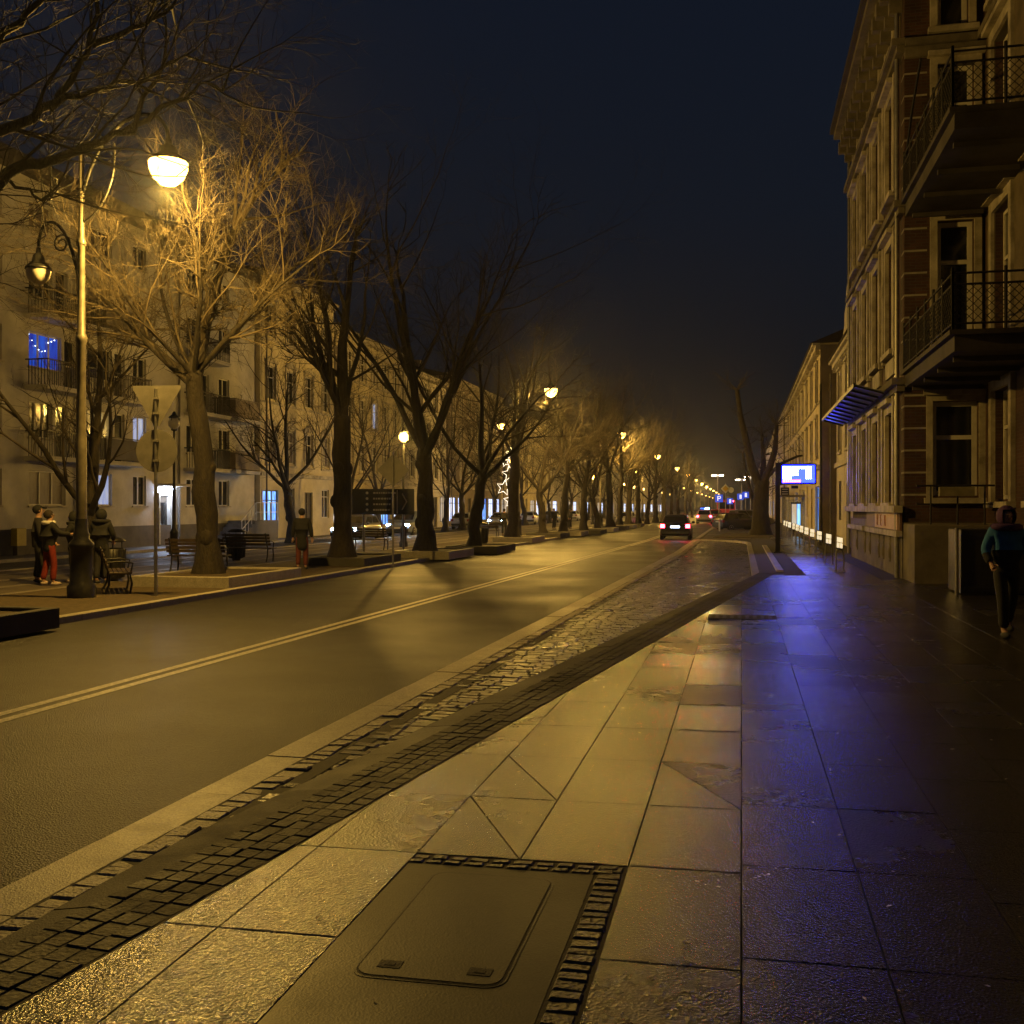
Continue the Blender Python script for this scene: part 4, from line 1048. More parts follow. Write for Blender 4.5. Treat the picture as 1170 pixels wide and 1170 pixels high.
# poster board on the fascia
xq, yq = AX-.14, 26.2
t = thing('notice_board', 'pale pink notice board with scrawled lettering on the brick tenement base', 'sign', (AX-.123, 29.7, 1.34), -PI/2)
q = MB(); q.box(0, 4.1, -.03, 0, 0, .40); q.build('panel', mat('pink_board', (.50, .33, .28), (.60, .42, .36), 3, .6), t)
q = MB(); Q = lambda a, b, c, d: q.box(a, b, -.034, -.0302, c, d)
def stroke(ch, u, v, s):
    G = {'R': ((0, 0, 0, 1), (0, 1, .6, 1), (.6, 1, .6, .55), (.6, .55, 0, .5), (.2, .5, .6, 0)), 'E': ((0, 0, 0, 1), (0, 1, .6, 1), (0, .5, .5, .5), (0, 0, .6, 0)), 'N': ((0, 0, 0, 1), (0, 1, .6, 0), (.6, 0, .6, 1)), 'T': ((0, 1, .6, 1), (.3, 0, .3, 1)), 'U': ((0, 1, 0, 0), (0, 0, .6, 0), (.6, 0, .6, 1))}[ch]
    for a, b, c, d in G: q.tube([(u+a*s, -.032, v+b*s), (u+c*s, -.032, v+d*s)], .012, 4)
for i, ch in enumerate('REU'): stroke(ch, .5+i*.75, .07, .27)
q.build('lettering', mat('faded_red', (.32, .10, .08), (.4, .15, .11), 3, .6), t)

# stair railing with flower box, black screen with a bright post
x, y = 4.5, 24.5
t = thing('stair_railing', 'black iron railing with flower box before the ground-floor window', 'railing', (4.05, 23.9, .2))
q = MB()
for u in (0, .55, 1.1): q.tube([(u, 0, 1.3), (u, 0, 2.15)], .02, 6)
q.tube([(-.3, 0, 2.15), (1.3, 0, 2.15)], .022, 6); q.tube([(-.3, 0, 1.75), (1.3, 0, 1.75)], .014, 6); q.build('rails', M_IRON, t)
q = MB(); q.bbox(-.35, 1.3, -.1, 1.48, 0, 1.3, .02); q.build('landing', M_PLINTH, t)
q = MB(); q.bbox(.15, .85, -.24, -.03, 1.92, 2.12, .01); q.build('flower_box', mat('dry_planter', (.16, .14, .07), (.24, .21, .11), 5, .8), t)
bx, by = gp(1096, 680, .21)
t = thing('basement_screen', 'black box-shaped screen with pale end post behind the walking person', 'screen', (bx, by, .21))
q = MB(); q.bbox(.03, 1.9, 0, 1.2, .04, 1.25, .02); q.box(.1, 1.9, -.02, -.003, .10, .16); q.box(.1, 1.9, -.02, -.003, 1.1, 1.15); q.build('panel', M_IRON, t)
q = MB(); q.tube([(-.05, -.03, 0), (-.05, -.03, 1.28)], .035, 8); q.build('post', M_STEEL, t)
q = MB(); q.box(.7, .86, -.006, -.002, .45, .62); q.build('sticker', M_TRIM, t)

# --- the narrow white house and the next ones
tb = tenement('narrow cream house with curly gable squeezed behind the corner tenement', 4.45, 37.2, 51.2, 8.6, M_CREAM, 'R', 3, 4, ['win', 'door', 'win', 'win'], {}, .6, gable=True, seed=31, trim=mat('white_stucco', (.42, .39, .33), (.55, .51, .44), 3, .8), z0=.2)
q = MB()
prof = [(-2.2, 0), (2.2, 0), (2.1, .5), (1.6, .7), (1.5, 1.2), (.95, 1.45), (.8, 2.0), (.35, 2.3), (.3, 2.7), (0, 3.0), (-.3, 2.7), (-.35, 2.3), (-.8, 2.0), (-.95, 1.45), (-1.5, 1.2), (-1.6, .7), (-2.1, .5)]
q.prism([(x+7.5, z+8.65) for x, z in prof], -.2, .15); q.prism([(x+12, z+8.65) for x, z in prof], -.2, .15); q.build('gable', MATS['white_stucco'], tb)
tc_ = tenement('ochre house with brown blank end wall behind the bus display', 3.75, 52.0, 88, 9.7, M_YPLASTER, 'R', 3, 9, [L_SHOPW, 'win', 'door', L_SHOPB, 'win'], {(8, 1): L_WARM}, 2.4, seed=32, z0=.2)
q = MB(); q.box(36.003, 36.06, .0, 10.9, .0, 9.6); q.build('end_wall', M_BROWNPL, tc_)
q = MB(); q.box(36.062, 36.12, .9, 1.7, .9, 4.2); q.build('blind_window', M_IRON, tc_)
tenement('pale house beyond the ochre one on the right side of the avenue', 4.2, 88.2, 135, 10.8, M_CREAM, 'R', 3, 9, ['win', L_SHOPW, 'door'], {}, 2.2, seed=33, z0=.2)
tenement('grey far house on the right side of the avenue', 4.6, 135.2, 230, 11.5, M_PLASTER, 'R', 4, 12, ['win', L_SHOP], {}, 2.2, seed=34, parts=False, z0=.2)
tenement('most distant brown house on the right side of the avenue', 4.8, 230.2, 420, 12, M_BROWNPL, 'R', 4, 14, [L_SHOPW, L_SHOP], {}, 2.2, seed=35, parts=False, z0=.2)

# ------------------------------------------------------------------ signs and street furniture
def ring(n, r, c=(0, 0), rot=0.0): return [(c[0]+r*math.cos(rot+2*PI*i/n), c[1]+r*math.sin(rot+2*PI*i/n)) for i in range(n)]
x, y = gp(178, 681, .1); d = 1170*1.77/101
t = thing('traffic_sign', 'round and triangular signs seen from behind on one thin pole by the left kerb', 'sign', (x, y, .1), TH*.6)
q = MB(); q.tube([(0, 0, -.1), (0, 0, 4.15)], .035, 8); q.build('pole', M_STEEL, t)
def plate(poly, zc, y0=.042, m=None):
    q = MB(); q.prism([(a, b+zc) for a, b in poly], y0, y0+.012)
    return q
rz_ = zat(515, d)-.1
plate(ring(28, .43), rz_).build('round_plate', M_SIGNBACK, t)
tri = [(-.5, .36), (.5, .36), (.5, .30), (.05, -.46), (-.05, -.46), (-.5, .30)]
plate(tri, rz_+.95).build('triangle_plate', M_SIGNBACK, t)
q = MB()
for zc in (rz_-.2, rz_+.2, rz_+.75, rz_+1.05): q.box(-.05, .05, -.038, .041, zc-.02, zc+.02)
q.build('clamp', M_SIGNBACK, t)
x, y = gp(449, 645, .1)
d = 1170*1.77/65
t = thing('traffic_sign', 'grey diamond sign seen from behind on a pole beside the direction board', 'sign', (x, y, .1), TH*.4)
q = MB(); q.tube([(0, 0, -.1), (0, 0, zat(520, d))], .033, 8); q.build('pole', M_STEEL, t)
q = MB(); zc = zat(537, d)-.1; q.prism([(0, zc-.52), (.52, zc), (0, zc+.52), (-.52, zc)], .04, .052); q.build('diamond_plate', M_SIGNBACK, t)
# direction board
d = 41.8; x0, y0 = at(403, d); x1, y1 = at(474, d); x, y = at(438, d)
t = thing('direction_board', 'wide dark blue direction board with rows of white lettering between two trunks', 'sign', (x, y, .085), TH*.9)
w = math.hypot(x1-x0, y1-y0)/2; za, zb = zat(588, d)-.085, zat(558.5, d)-.085
q = MB(); q.box(-w, w, 0, .05, za, zb); q.build('panel', mat('navy_panel', (.006, .01, .03), (.01, .016, .045), 3, .35), t)
q = MB()
for u in (-w+.45, w-.45): q.tube([(u, .09, -.1), (u, .09, zb)], .05, 8)
q.build('post', M_STEEL, t)
q = MB(); random.seed(6)
for k in range(4):
    zc = zb-.17-k*.23; u = -w+.85
    q.sphere((u-.25, -.004, zc), .06, 8, 4, (1, .05, 1))
    for _ in range(random.randint(5, 9)): l = random.uniform(.04, .11); q.box(u, u+l, -.004, -.001, zc-.035, zc+.035); u += l+.03
q.box(w-.72, w-.68, -.004, -.001, za+.05, zb-.05)
q.tube([(w-.5, -.004, za+.2), (w-.32, -.004, (za+zb)/2), (w-.5, -.004, zb-.2)], .03, 5)
q.build('lettering', mat('board_white', (.62, .64, .68), (.7, .72, .75), 4, .5), t)

# bus information display, right
x, y = gp(888.5, 631, .17); d = 1170*1.70/51
t = thing('bus_display', 'tall post with a glowing blue and white departures screen over the pavement', 'display', (x, y, .17))
x1, _ = at(932, d); w = x1-x; za, zb = zat(553.5, d)-.17, zat(530, d)-.17
q = MB(); q.box(-.09, .09, -.07, .07, -.05, zb+.05); q.box(-.15, .15, -.13, .13, -.05, .03); q.build('post', M_IRON, t)
q = MB(); q.box(.093, w, -.10, .14, za, zb); bd = q.build('housing', mat('navy_housing', (.01, .014, .06), (.015, .02, .08), 3, .35), t)
q = MB(); q.box(.16, w-.06, -.106, -.103, za+.06, zb-.06); q.build('screen', emat('screen_blue', (.004, .007, .75), 42.0), t)
q = MB(); random.seed(8)
zr = [za+.08+i*(zb-za-.16)/5 for i in range(5)]
rh = (zb-za-.16)/5*.72
L_ = w-.22-.16
for i, z in enumerate(zr):
    if i == 0: continue
    u = .19
    while u < .16+L_*.32: l = random.uniform(.04, .09); q.box(u, u+l, -.110, -.1072, z, z+rh); u += l+.016
    if i >= 3 or i == 2:
        u = .16+L_*.36
        while u < .16+L_*(.95 if i == 4 else .56): l = random.uniform(.04, .08); q.box(u, u+l, -.110, -.1072, z+rh*.1, z+rh*.9); u += l+.02
    u = .16+L_*.84
    while u < .16+L_*1.0: q.box(u, u+.05, -.110, -.1072, z, z+rh); u += .07
q.build('screen_text', emat('screen_white', (.45, .6, 1.0), 30.0), t)
q = MB(); u = .19
while u < .16+L_*.62: l = random.uniform(.04, .09); q.box(u, u+l, -.110, -.1072, zr[0], zr[0]+rh*.9); u += l+.016
q.build('screen_notice', emat('screen_red', (1.0, .10, .30), 12.0), t)
q = MB(); q.box(.12, .42, -.03, 0, za-.42, za-.12); q.box(.5, .75, -.03, 0, za-.16, za-.05); q.build('stop_plate', MATS['navy_panel'], t)
q = MB()
for k in range(3): q.box(.16, .38, -.034, -.031, za-.2-k*.09, za-.17-k*.09)
q.build('stop_lettering', MATS['board_white'], t)
# dark pole before the end wall
x, y = at(938, 46)
t = thing('utility_pole', 'thin dark pole in front of the brown blank end wall', 'pole', (x, y, .18))
q = MB(); q.lathe([(.09, 0), (.09, 1.2), (.07, 1.25), (.055, 7.2), (.02, 7.3)], 8); q.build('shaft', M_IRON, t)
# bike docks
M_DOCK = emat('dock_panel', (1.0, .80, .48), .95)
xn, yn = gp(960, 655, .19)
prev = None
pos = []
for i, px in enumerate((958, 945.5, 935, 927, 920.5, 914.8, 910.2, 906.5, 901.5, 898.8, 896.2)):
    d = dX(px, xn*1.0); pos.append(at(px, d))
for i, (x, y) in enumerate(pos):
    lb = ordn(i)+' bike dock of the pavement row from the near end, pale panel on top'
    if prev is None:
        t = thing('bike_dock', lb, 'bike dock', (x, y, .19), 0, 'bike docks in a row'); prev = t
        q = MB()
        q.tube([(-.06, 0, -.02), (-.06, 0, .5), (-.02, 0, .68)], .02, 6); q.tube([(.14, .1, -.02), (.14, .1, .45), (.06, .05, .68)], .02, 6); q.tube([(-.06, 0, .28), (.14, .1, .28)], .012, 5)
        q.box(-.12, .2, -.03, .15, -.02, .012); q.build('stand', M_STEEL, t)
        MM = Matrix.Translation((.02, .0, .76)) @ Matrix.Rotation(.45, 4, 'Z') @ Matrix.Rotation(-.3, 4, 'X') @ Matrix.Rotation(.2, 4, 'Y') @ Matrix.Diagonal((.78, 1, 1.15, 1))
        q = MB(); q.bbox(-.12, .12, -.02, .04, -.14, .14, .01, MM); hd = q.build('head', M_IRON, t)
        q = MB(); q.box(-.105, .105, -.025, -.022, .01, .125, MM); q.box(-.105, -.008, -.025, -.022, -.125, -.006, MM); q.box(.008, .105, -.025, -.022, -.125, -.006, MM); q.build('panel', M_DOCK, hd)
    else: dup(prev, lb, (x, y, .19))
# bus shelter
x, y = at(895, 62)
t = thing('bus_shelter', 'glass bus shelter with pale frame beyond the departures screen', 'shelter', (x+.1, y, .19))
q = MB()
for u, v in ((0, 0), (1.25, 0), (0, 3.4), (1.25, 3.4)): q.box(u-.035, u+.035, v-.035, v+.035, -.03, 2.35)
q.build('frame', M_STEEL, t)
q = MB(); q.bbox(-.3, 1.4, -.2, 3.6, 2.353, 2.45, .02); q.build('roof', M_GREYPL, t)
q = MB(); q.box(.04, 1.21, 3.39, 3.41, .2, 2.2); q.box(1.24, 1.26, .04, 3.36, .2, 2.2)
gm, gnt, gb = newmat('clear_glass'); gb.inputs['Base Color'].default_value = (.75, .8, .82, 1); gb.inputs['Roughness'].default_value = .04; gb.inputs['Alpha'].default_value = .25
q.build('glass', gm, t)
q = MB(); q.box(.35, .95, .1, .22, .25, 2.0); ab = q.build('advert_box', M_IRON, t)
q = MB(); q.box(.4, .68, .096, .0985, .35, 1.9); q.build('advert_poster', L_SHOPW, ab)
q = MB(); q.box(.70, .90, .096, .0985, .35, 1.9); q.build('advert_strip', L_SHOPB, ab)
q = MB(); q.box(.5, .95, .6, 3.0, .44, .49); q.box(.6, .66, .8, .86, -.02, .44); q.box(.6, .66, 2.7, 2.76, -.02, .44); q.build('bench', M_WOOD, t)

# benches, bins on the walk
def bench(label, loc, rz):
    t = thing('park_bench', label, 'bench', loc, rz, 'benches on the walk')
    q = MB()
    for k in range(5): q.bbox(-.85, .85, .02+k*.09, .095+k*.09, .43, .465, .006)
    q.build('seat', M_WOOD, t)
    q = MB()
    for k in range(4): q.bbox(-.85, .85, .47+k*.035, .50+k*.035, .54+k*.10, .62+k*.10, .006)
    q.build('backrest', M_WOOD, t)
    for s_ in (-.72, .72):
        q = MB(); q.tube([(s_, .06, 0), (s_, .02, .22), (s_, .06, .43), (s_, .44, .43), (s_, .5, .55), (s_, .62, .95)], .024, 6); q.tube([(s_, .55, 0), (s_, .46, .2), (s_, .44, .43)], .024, 6)
        q.tube([(s_, .5, .66), (s_, .2, .68), (s_, .0, .64), (s_, .04, .45)], .018, 6); q.build('leg', M_IRON, t)
    return t
x, y = gp(150, 676, .085)
bench('park bench seen end-on with iron scroll legs, beside the group of people', (x, y, .085), PI/2+.62)
x, y = gp(222, 655, .085); bench('park bench half hidden behind the trunk of the yellow lit tree', (x-.3, y+1, .085), PI+.1)
x, y = gp(290, 641, .085); bench('park bench on the walk before the stair landing', (x, y, .085), PI)
x, y = gp(425, 628, .085); bench('park bench below the direction board', (x, y, .085), PI)
x, y = gp(556, 614, .085); bench('park bench near the foot of the second street lamp', (x, y, .085), PI)
def bin_(label, loc):
    t = thing('litter_bin', label, 'litter bin', loc, 0, 'litter bins on the walk')
    q = MB(); q.lathe([(.2, .06), (.27, .1), (.30, .78), (.27, .80), (.24, .5), (.2, .12)], 14)
    for k in range(14): a = 2*PI*k/14; q.tube([(.275*math.cos(a), .275*math.sin(a), .1), (.312*math.cos(a), .312*math.sin(a), .78)], .016, 4)
    q.build('basket', M_IRON, t)
    q = MB(); q.lathe([(.05, .95), (.30, .95), (.33, .98), (.18, 1.06), (.02, 1.08)], 14)
    for a in (0, 2.1, 4.2): q.tube([(.27*math.cos(a), .27*math.sin(a), .78), (.27*math.cos(a), .27*math.sin(a), .97)], .014, 5)
    q.tube([(0, 0, -.02), (0, 0, .1)], .15, 10); q.build('lid', M_IRON, t)
    return t
x, y = gp(128, 664, .085); bn = bin_('grey litter bin between the hooded person and the end-on bench', (x, y, .085))
x, y = gp(270, 640, .085); dup(bn, 'litter bin at the end of the bench before the stair landing', (x, y, .085))
x, y = gp(551, 622, .085); dup(bn, 'litter bin right of the leaning trunk below the stars', (x, y, .085))
x, y = atX(12, XL); t = thing('gas_box', 'small yellow utility box standing at the foot of the grey apartment block', 'utility box', (XL+.35, y, .11), PI/2)
q = MB(); q.bbox(-.25, .25, -.13, .13, .35, 1.0, .02); q.build('case', mat('yellow_case', (.42, .33, .03), (.5, .4, .05), 4, .5), t)
q = MB(); q.box(-.2, .2, -.1, .1, -.02, .35); q.build('base', M_GREYPL, t)

# road signs and lights far down on the right
def far_sign(label, px, d, zb, plates):
    x, y = at(px, d); t = thing('traffic_sign', label, 'sign', (x, y, .13))
    q = MB(); q.tube([(0, .03, -.1), (0, .03, zb)], .045, 6); q.build('pole', M_STEEL, t)
    for nm, poly, m, yy in plates: q = MB(); q.prism(poly, yy-.02, yy); q.build(nm, m, t)
    return t
M_SY = mat('sign_yellow', (.55, .38, .05), (.6, .42, .06), 4, .5); M_SW = MATS['board_white']
M_SB = emat('backlit_blue_sign', (.02, .08, .8), .6)
dz = zat(560, 92)
dia = lambda r, zc, x=0: [(x, zc-r), (x+r, zc), (x, zc+r), (x-r, zc)]
sq = lambda r, zc, x=0: [(x-r, zc-r), (x+r, zc-r), (x+r, zc+r), (x-r, zc+r)]
far_sign('yellow and white diamond priority sign with small round sign right of it', 829, 92, dz+.5, [('white_plate', dia(.42, dz), M_SW, 0), ('yellow_plate', dia(.27, dz), M_SY, -.022), ('round_plate', [(a+.48, b+dz-.12) for a, b in ring(16, .25)], M_SW, 0)])
pz = zat(571, 96)
s_ = far_sign('blue parking sign with white letter P above the red tail lights', 821.5, 96, pz+.45, [('blue_plate', sq(.36, pz), M_SB, 0)])
q = MB()
q.box(-.14, -.07, -.03, -.024, pz-.22, pz+.22); q.box(-.07, .12, -.03, -.024, pz+.16, pz+.22); q.box(-.07, .12, -.03, -.024, pz-.04, pz+.02); q.box(.10, .16, -.03, -.024, pz-.01, pz+.19)
q.build('letter', emat('sign_glow_white', (.8, .85, 1), 1.0), s_)
for i, (px, py, d) in enumerate(((834, 574, 110), (846, 569, 104), (852, 567, 104))):
    z_ = zat(py, d); s_ = far_sign(('lower', 'left upper', 'right upper')[i]+' small blue road sign behind the parked dark car', px, d, z_+.4, [('blue_plate', sq(.32, z_), M_SB, 0)])
    q = MB(); q.box(-.08, .12, -.03, -.024, z_-.2, z_+.2); q.build('symbol', MATS['sign_glow_white'], s_)
for i, (px, py, d) in enumerate(((820, 543, 185), (847.5, 548, 170), (857.5, 545, 175))):
    x, y = at(px, d); z_ = zat(py, d)
    t = thing('floodlight_mast', ('leftmost', 'middle', 'rightmost')[i]+' of the three twin white floodlights in the distance on the right', 'floodlight', (x, y, .1), 0, 'twin floodlights')
    q = MB(); q.tube([(0, 0, -.1), (0, 0, z_)], .09, 6); q.tube([(-.75, 0, z_), (.75, 0, z_)], .06, 6); q.build('mast', M_STEEL, t)
    for s_ in (-.65, .65): q = MB(); q.box(s_-.38, s_+.38, -.3, .3, z_-.22, z_-.07); q.build('floodlight', emat('flood_white', (1, .84, .62), 26.0), t)
x, y = gp(822, 607, .13)
t = thing('bollard', 'thin white bollard at the tip of the kerb in front of the parked dark car', 'bollard', (x, y, .1))
q = MB(); q.lathe([(.07, 0), (.06, .05), (.055, .95), (.03, 1.0)], 10); q.build('shaft', M_WHITEFRAME, t)
q = MB(); q.lathe([(.058, .75), (.058, .85)], 10); q.build('band', mat('red_band', (.4, .03, .02), (.45, .04, .03), 4, .5), t)
# ------------------------------------------------------------------ cars
M_TYRE = mat('tyre', (.012, .012, .012), rough=.8)
M_RIM = mat('rim', (.30, .30, .31), rough=.3, metal=.9)
M_BLACKPL = mat('black_plastic', (.015, .015, .015), rough=.55)
M_CARGLASS = mat('car_glass', (.01, .011, .013), rough=.06, spec=.7)
M_TAIL = emat('tail_light_on', (1.0, .03, .06), 45.0)
M_TAILOFF = mat('tail_light_off', (.25, .01, .01), rough=.2)
M_HEAD = emat('head_light_on', (.50, .74, 1.0), 160.0)
M_HEADOFF = mat('head_light_off', (.5, .5, .5), rough=.1)
M_PLATE = emat('lit_plate', (.62, .75, 1.0), 9.0)
M_PLATEOFF = mat('plate', (.6, .6, .58), rough=.5)
def car(label, loc, rz, col, kind='hatch', tail=False, head=False, plate=False, group=None, bar=None, cat='car'):
    t = thing('parked_car' if not (tail or head) else 'moving_car', label, cat, (*loc, .004), rz, group)
    name = 'car_paint_%d' % (hash(col) % 9973)
    if name not in MATS:
        m, nt, b = newmat(name); b.inputs['Base Color'].default_value = (*col, 1); b.inputs['Roughness'].default_value = .28; b.inputs['Coat Weight'].default_value = .6; b.inputs['Coat Roughness'].default_value = .06; b.inputs['Metallic'].default_value = .2; MATS[name] = m
    P = MATS[name]
    L, Hh = (4.05, 1.47) if kind == 'hatch' else (4.5, 1.66)
    k = L/4.1; dz = Hh-1.47
    st = [(0, .76, .44, .86), (.05, .83, .30, .93), (.45, .87, .22, .97), (1.2, .88, .20, .97), (2.2, .88, .20, .96), (3.0, .875, .20, .93), (3.55, .86, .21, .84), (3.92, .80, .25, .74), (4.06, .68, .34, .62)]
    q = MB(); vs = []
    for (y, w, zb, zt) in st:
        zt += dz*.4
        half = [(w*.9, zb), (w*.99, zb+.10), (w, zb+.26), (w*.985, zt-.2), (w*.95, zt-.05), (w*.88, zt)]
        ring_ = half+[(-a, b) for a, b in half[::-1]]
        vs += [(a, y*k-L/2, b) for a, b in ring_]
    n = 12; fs = []
    for i in range(len(st)-1):
        for j in range(n): fs.append((i*n+j, i*n+(j+1) % n, (i+1)*n+(j+1) % n, (i+1)*n+j))
    q.faces(vs, fs, True); q.faces(vs[:n], [tuple(range(n))[::-1]]); q.faces(vs[-n:], [tuple(range(n))])
    zb_, zt_ = .93+dz*.4, Hh-.09
    X = lambda z: .81+(.645-.81)*(z-zb_)/(zt_-zb_)
    Yr = lambda z: .12+((.40 if kind == 'hatch' else .22)-.12)*(z-zb_)/(zt_-zb_)
    Yf = lambda z: 3.15+(2.2-3.15)*(z-zb_)/(zt_-zb_)
    rings = [(zb_, 0, 0), (zt_, 0, 0), (zt_+.05, .06, .09), (zt_+.08, .18, .28)]
    vs = []; fs = []
    for z, ix, iy in rings:
        zz_ = min(z, zt_); x = X(zz_)-ix; a, b = Yr(zz_)*k-L/2+iy, Yf(zz_)*k-L/2-iy; rr = .10
        pts = rrect(-x, x, a, b, rr, 3); vs += [(p[0], p[1], z) for p in pts]
    n = len(pts)
    for i in range(3):
        for j in range(n): fs.append((i*n+j, i*n+(j+1) % n, (i+1)*n+(j+1) % n, (i+1)*n+j))
    q.faces(vs, fs, True); q.faces(vs[-n:], [tuple(range(n))])
    body = q.build('body', P, t)
    za, zc = zb_+.07, zt_-.03; o = .006
    q = MB(); q.quad((-X(za)+.1, Yr(za)*k-L/2-o, za), (X(za)-.1, Yr(za)*k-L/2-o, za), (X(zc)-.09, Yr(zc)*k-L/2-o, zc), (-X(zc)+.09, Yr(zc)*k-L/2-o, zc)); q.build('rear_window', M_CARGLASS, t)
    q = MB(); q.quad((X(za)-.1, Yf(za)*k-L/2+o, za), (-X(za)+.1, Yf(za)*k-L/2+o, za), (-X(zc)+.09, Yf(zc)*k-L/2+o, zc), (X(zc)-.09, Yf(zc)*k-L/2+o, zc)); q.build('windscreen', M_CARGLASS, t)
    for s_ in (-1, 1):
        for a, b in ((.06, .46), (.49, .93)):
            q = MB(); f = lambda z, u: (s_*(X(z)+o), (Yr(z)+.12+(Yf(z)-Yr(z)-.24)*u)*k-L/2, z)
            q.quad(f(za, a), f(za, b), f(zc, b), f(zc, a)); q.build('side_window', M_CARGLASS, t)
        q = MB(); q.sphere((s_*.97, 2.75*k-L/2, 1.0+dz*.4), .1, 8, 5, (1.1, .6, .75)); q.build('mirror', P, t)
        q = MB(); q.box(min(s_*.60, s_*.83), max(s_*.60, s_*.83), -L/2-.012, -L/2+.12, .70+dz*.4, .90+dz*.4); q.build('tail_light', M_TAIL if tail else M_TAILOFF, t)
        q = MB(); q.sphere((s_*.62, L/2-.22, .66+dz*.4), .14, 10, 6, (1.2, 1.2, .7)); q.build('headlight', M_HEAD if head else M_HEADOFF, t)
        for y in (.72*k-L/2, 3.3*k-L/2):
            MM = Matrix.Translation((s_*.80, y, .31)) @ Matrix.Rotation(PI/2*s_, 4, 'Y')
            q = MB(); q.lathe([(.2, -.1), (.29, -.1), (.31, -.06), (.31, .06), (.29, .095), (.2, .097)], 18)
            q.v = [tuple(MM @ Vector(v)) for v in q.v]; wq = q.build('wheel', M_TYRE, t)
            q = MB(); q.lathe([(.2, .075), (.19, .1), (.06, .085), (.05, .105), (.01, .106)], 10)
            q.v = [tuple(MM @ Vector(v)) for v in q.v]; q.build('rim', M_RIM, wq)
    q = MB(); q.box(-.78, .78, -L/2-.03, -L/2+.08, .36, .52); q.box(-.74, .74, L/2-.16, L/2-.02, .32, .5); q.build('bumper', M_BLACKPL, t)
    q = MB(); q.box(-.26, .26, -L/2-.022, -L/2-.008, .70, .81); q.build('number_plate', M_PLATE if plate else M_PLATEOFF, t)
    q = MB(); q.box(-.26, .26, L/2-.03, L/2+.006, .52, .62); q.build('number_plate', M_PLATEOFF, t)
    if bar:
        q = MB(); q.bbox(-.5, .5, -.35, -.1, Hh+.0, Hh+.05, .01); lb = q.build('light_bar', M_BLACKPL, t)
        q = MB(); q.bbox(.05, .48, -.34, -.11, Hh+.053, Hh+.17, .03); q.build('beacon', bar, lb)
        q = MB(); q.bbox(-.48, -.05, -.34, -.11, Hh+.053, Hh+.17, .03); q.build('beacon', emat('blue_beacon_dim', (.02, .1, .9), 4), lb)
    return t
x, y = at(770.5, 59); car('black hatchback driving away with red tail lights and glowing plate, alone on the near road', (x, y+2.02), .02, (.006, .006, .008), 'hatch', True, False, True)
x, y = at(804.5, 116); car('pale police car with blue flashing roof beacon ahead of the black hatchback', (x, y+2.2), 0, (.50, .50, .52), 'van', True, False, False, bar=emat('blue_beacon', (.18, .45, 1.0), 160.0), cat='police car')
for i, (px, d, c) in enumerate(((817.5, 128, (.25, .02, .02)), (818, 150, (.05, .05, .06)), (838, 152, (.3, .3, .3)), (843, 175, (.1, .02, .02)), (822, 176, (.2, .2, .2)))):
    x, y = at(px, d); car(ordn(i)+' braking car in the red-lit queue around the bus', (x, y+2.1), -.05, c, 'van' if i in (0, 2) else 'hatch', True, False, False, 'queue of braking cars')
x, y = at(829.5, 138)
t = thing('city_bus', 'tall red city bus with brake lights glowing, left of the parked dark car', 'bus', (x, y, .004), 0)
q = MB(); q.bbox(-1.22, 1.22, 0, 11, .35, 2.95, .12); q.build('body', mat('bus_red', (.30, .02, .025), (.36, .03, .03), 2, .3), t)
q = MB(); q.box(-1.05, 1.05, -.012, -.003, 1.7, 2.6); q.build('rear_window', M_CARGLASS, t)
for u, z in ((-1.08, .75), (1.08, .75), (-1.08, 1.4), (1.08, 1.4), (-.9, 2.74), (.9, 2.74)): q = MB(); q.box(u-.11, u+.11, -.03, -.003, z-.09, z+.09); q.build('tail_light', M_TAIL, t)
for u in (-1.1, 1.1):
    for v in (2.4, 8.2): q = MB(); q.tube([(u-.14, v, .48), (u+.14, v, .48)], .48, 14); q.build('wheel', M_TYRE, t)
q = MB(); q.box(-1.2, 1.2, -.05, .1, .36, .6); q.build('bumper', M_BLACKPL, t)
x, y = at(845, 82); car('dark parked car seen side-on beside the pollarded tree', (x, y), -1.0, (.012, .012, .013), 'hatch')
x, y = at(858, 100); car('grey parked car behind the dark one by the pollarded tree', (x, y), -1.05, (.10, .10, .11), 'van')
x, y = atX(466, -21.5); car('oncoming car with dazzling blue-white headlights behind the diamond sign', (x, y), PI, (.15, .18, .25), 'van', False, True)
x, y = atX(407, -21.3); car('oncoming car half hidden behind the big trunk left of the direction board', (x, y), PI, (.1, .1, .12), 'hatch', False, True)
x, y = atX(572, -21.8); car('oncoming car with headlights right of the star ornament', (x, y), PI, (.3, .3, .32), 'hatch', False, True)
for i, (px, X, c) in enumerate(((533, -23.2, (.35, .36, .38)), (606, -23.2, (.5, .5, .5)), (632, -23.2, (.06, .07, .1)), (655, -23.2, (.4, .4, .41)))):
    x, y = atX(px, X); car(['silver parked car by the shop left of the stars', 'white parked car behind the sixth roadside tree', 'dark parked car along the far side street', 'most distant pale parked car along the far side street'][i], (x, y), 0, c, 'hatch', group='cars parked along the side street')
x, y = at(715, 104); car('pale small car waiting by the left kerb, left of the black hatchback', (x, y), PI, (.5, .5, .48), 'hatch')

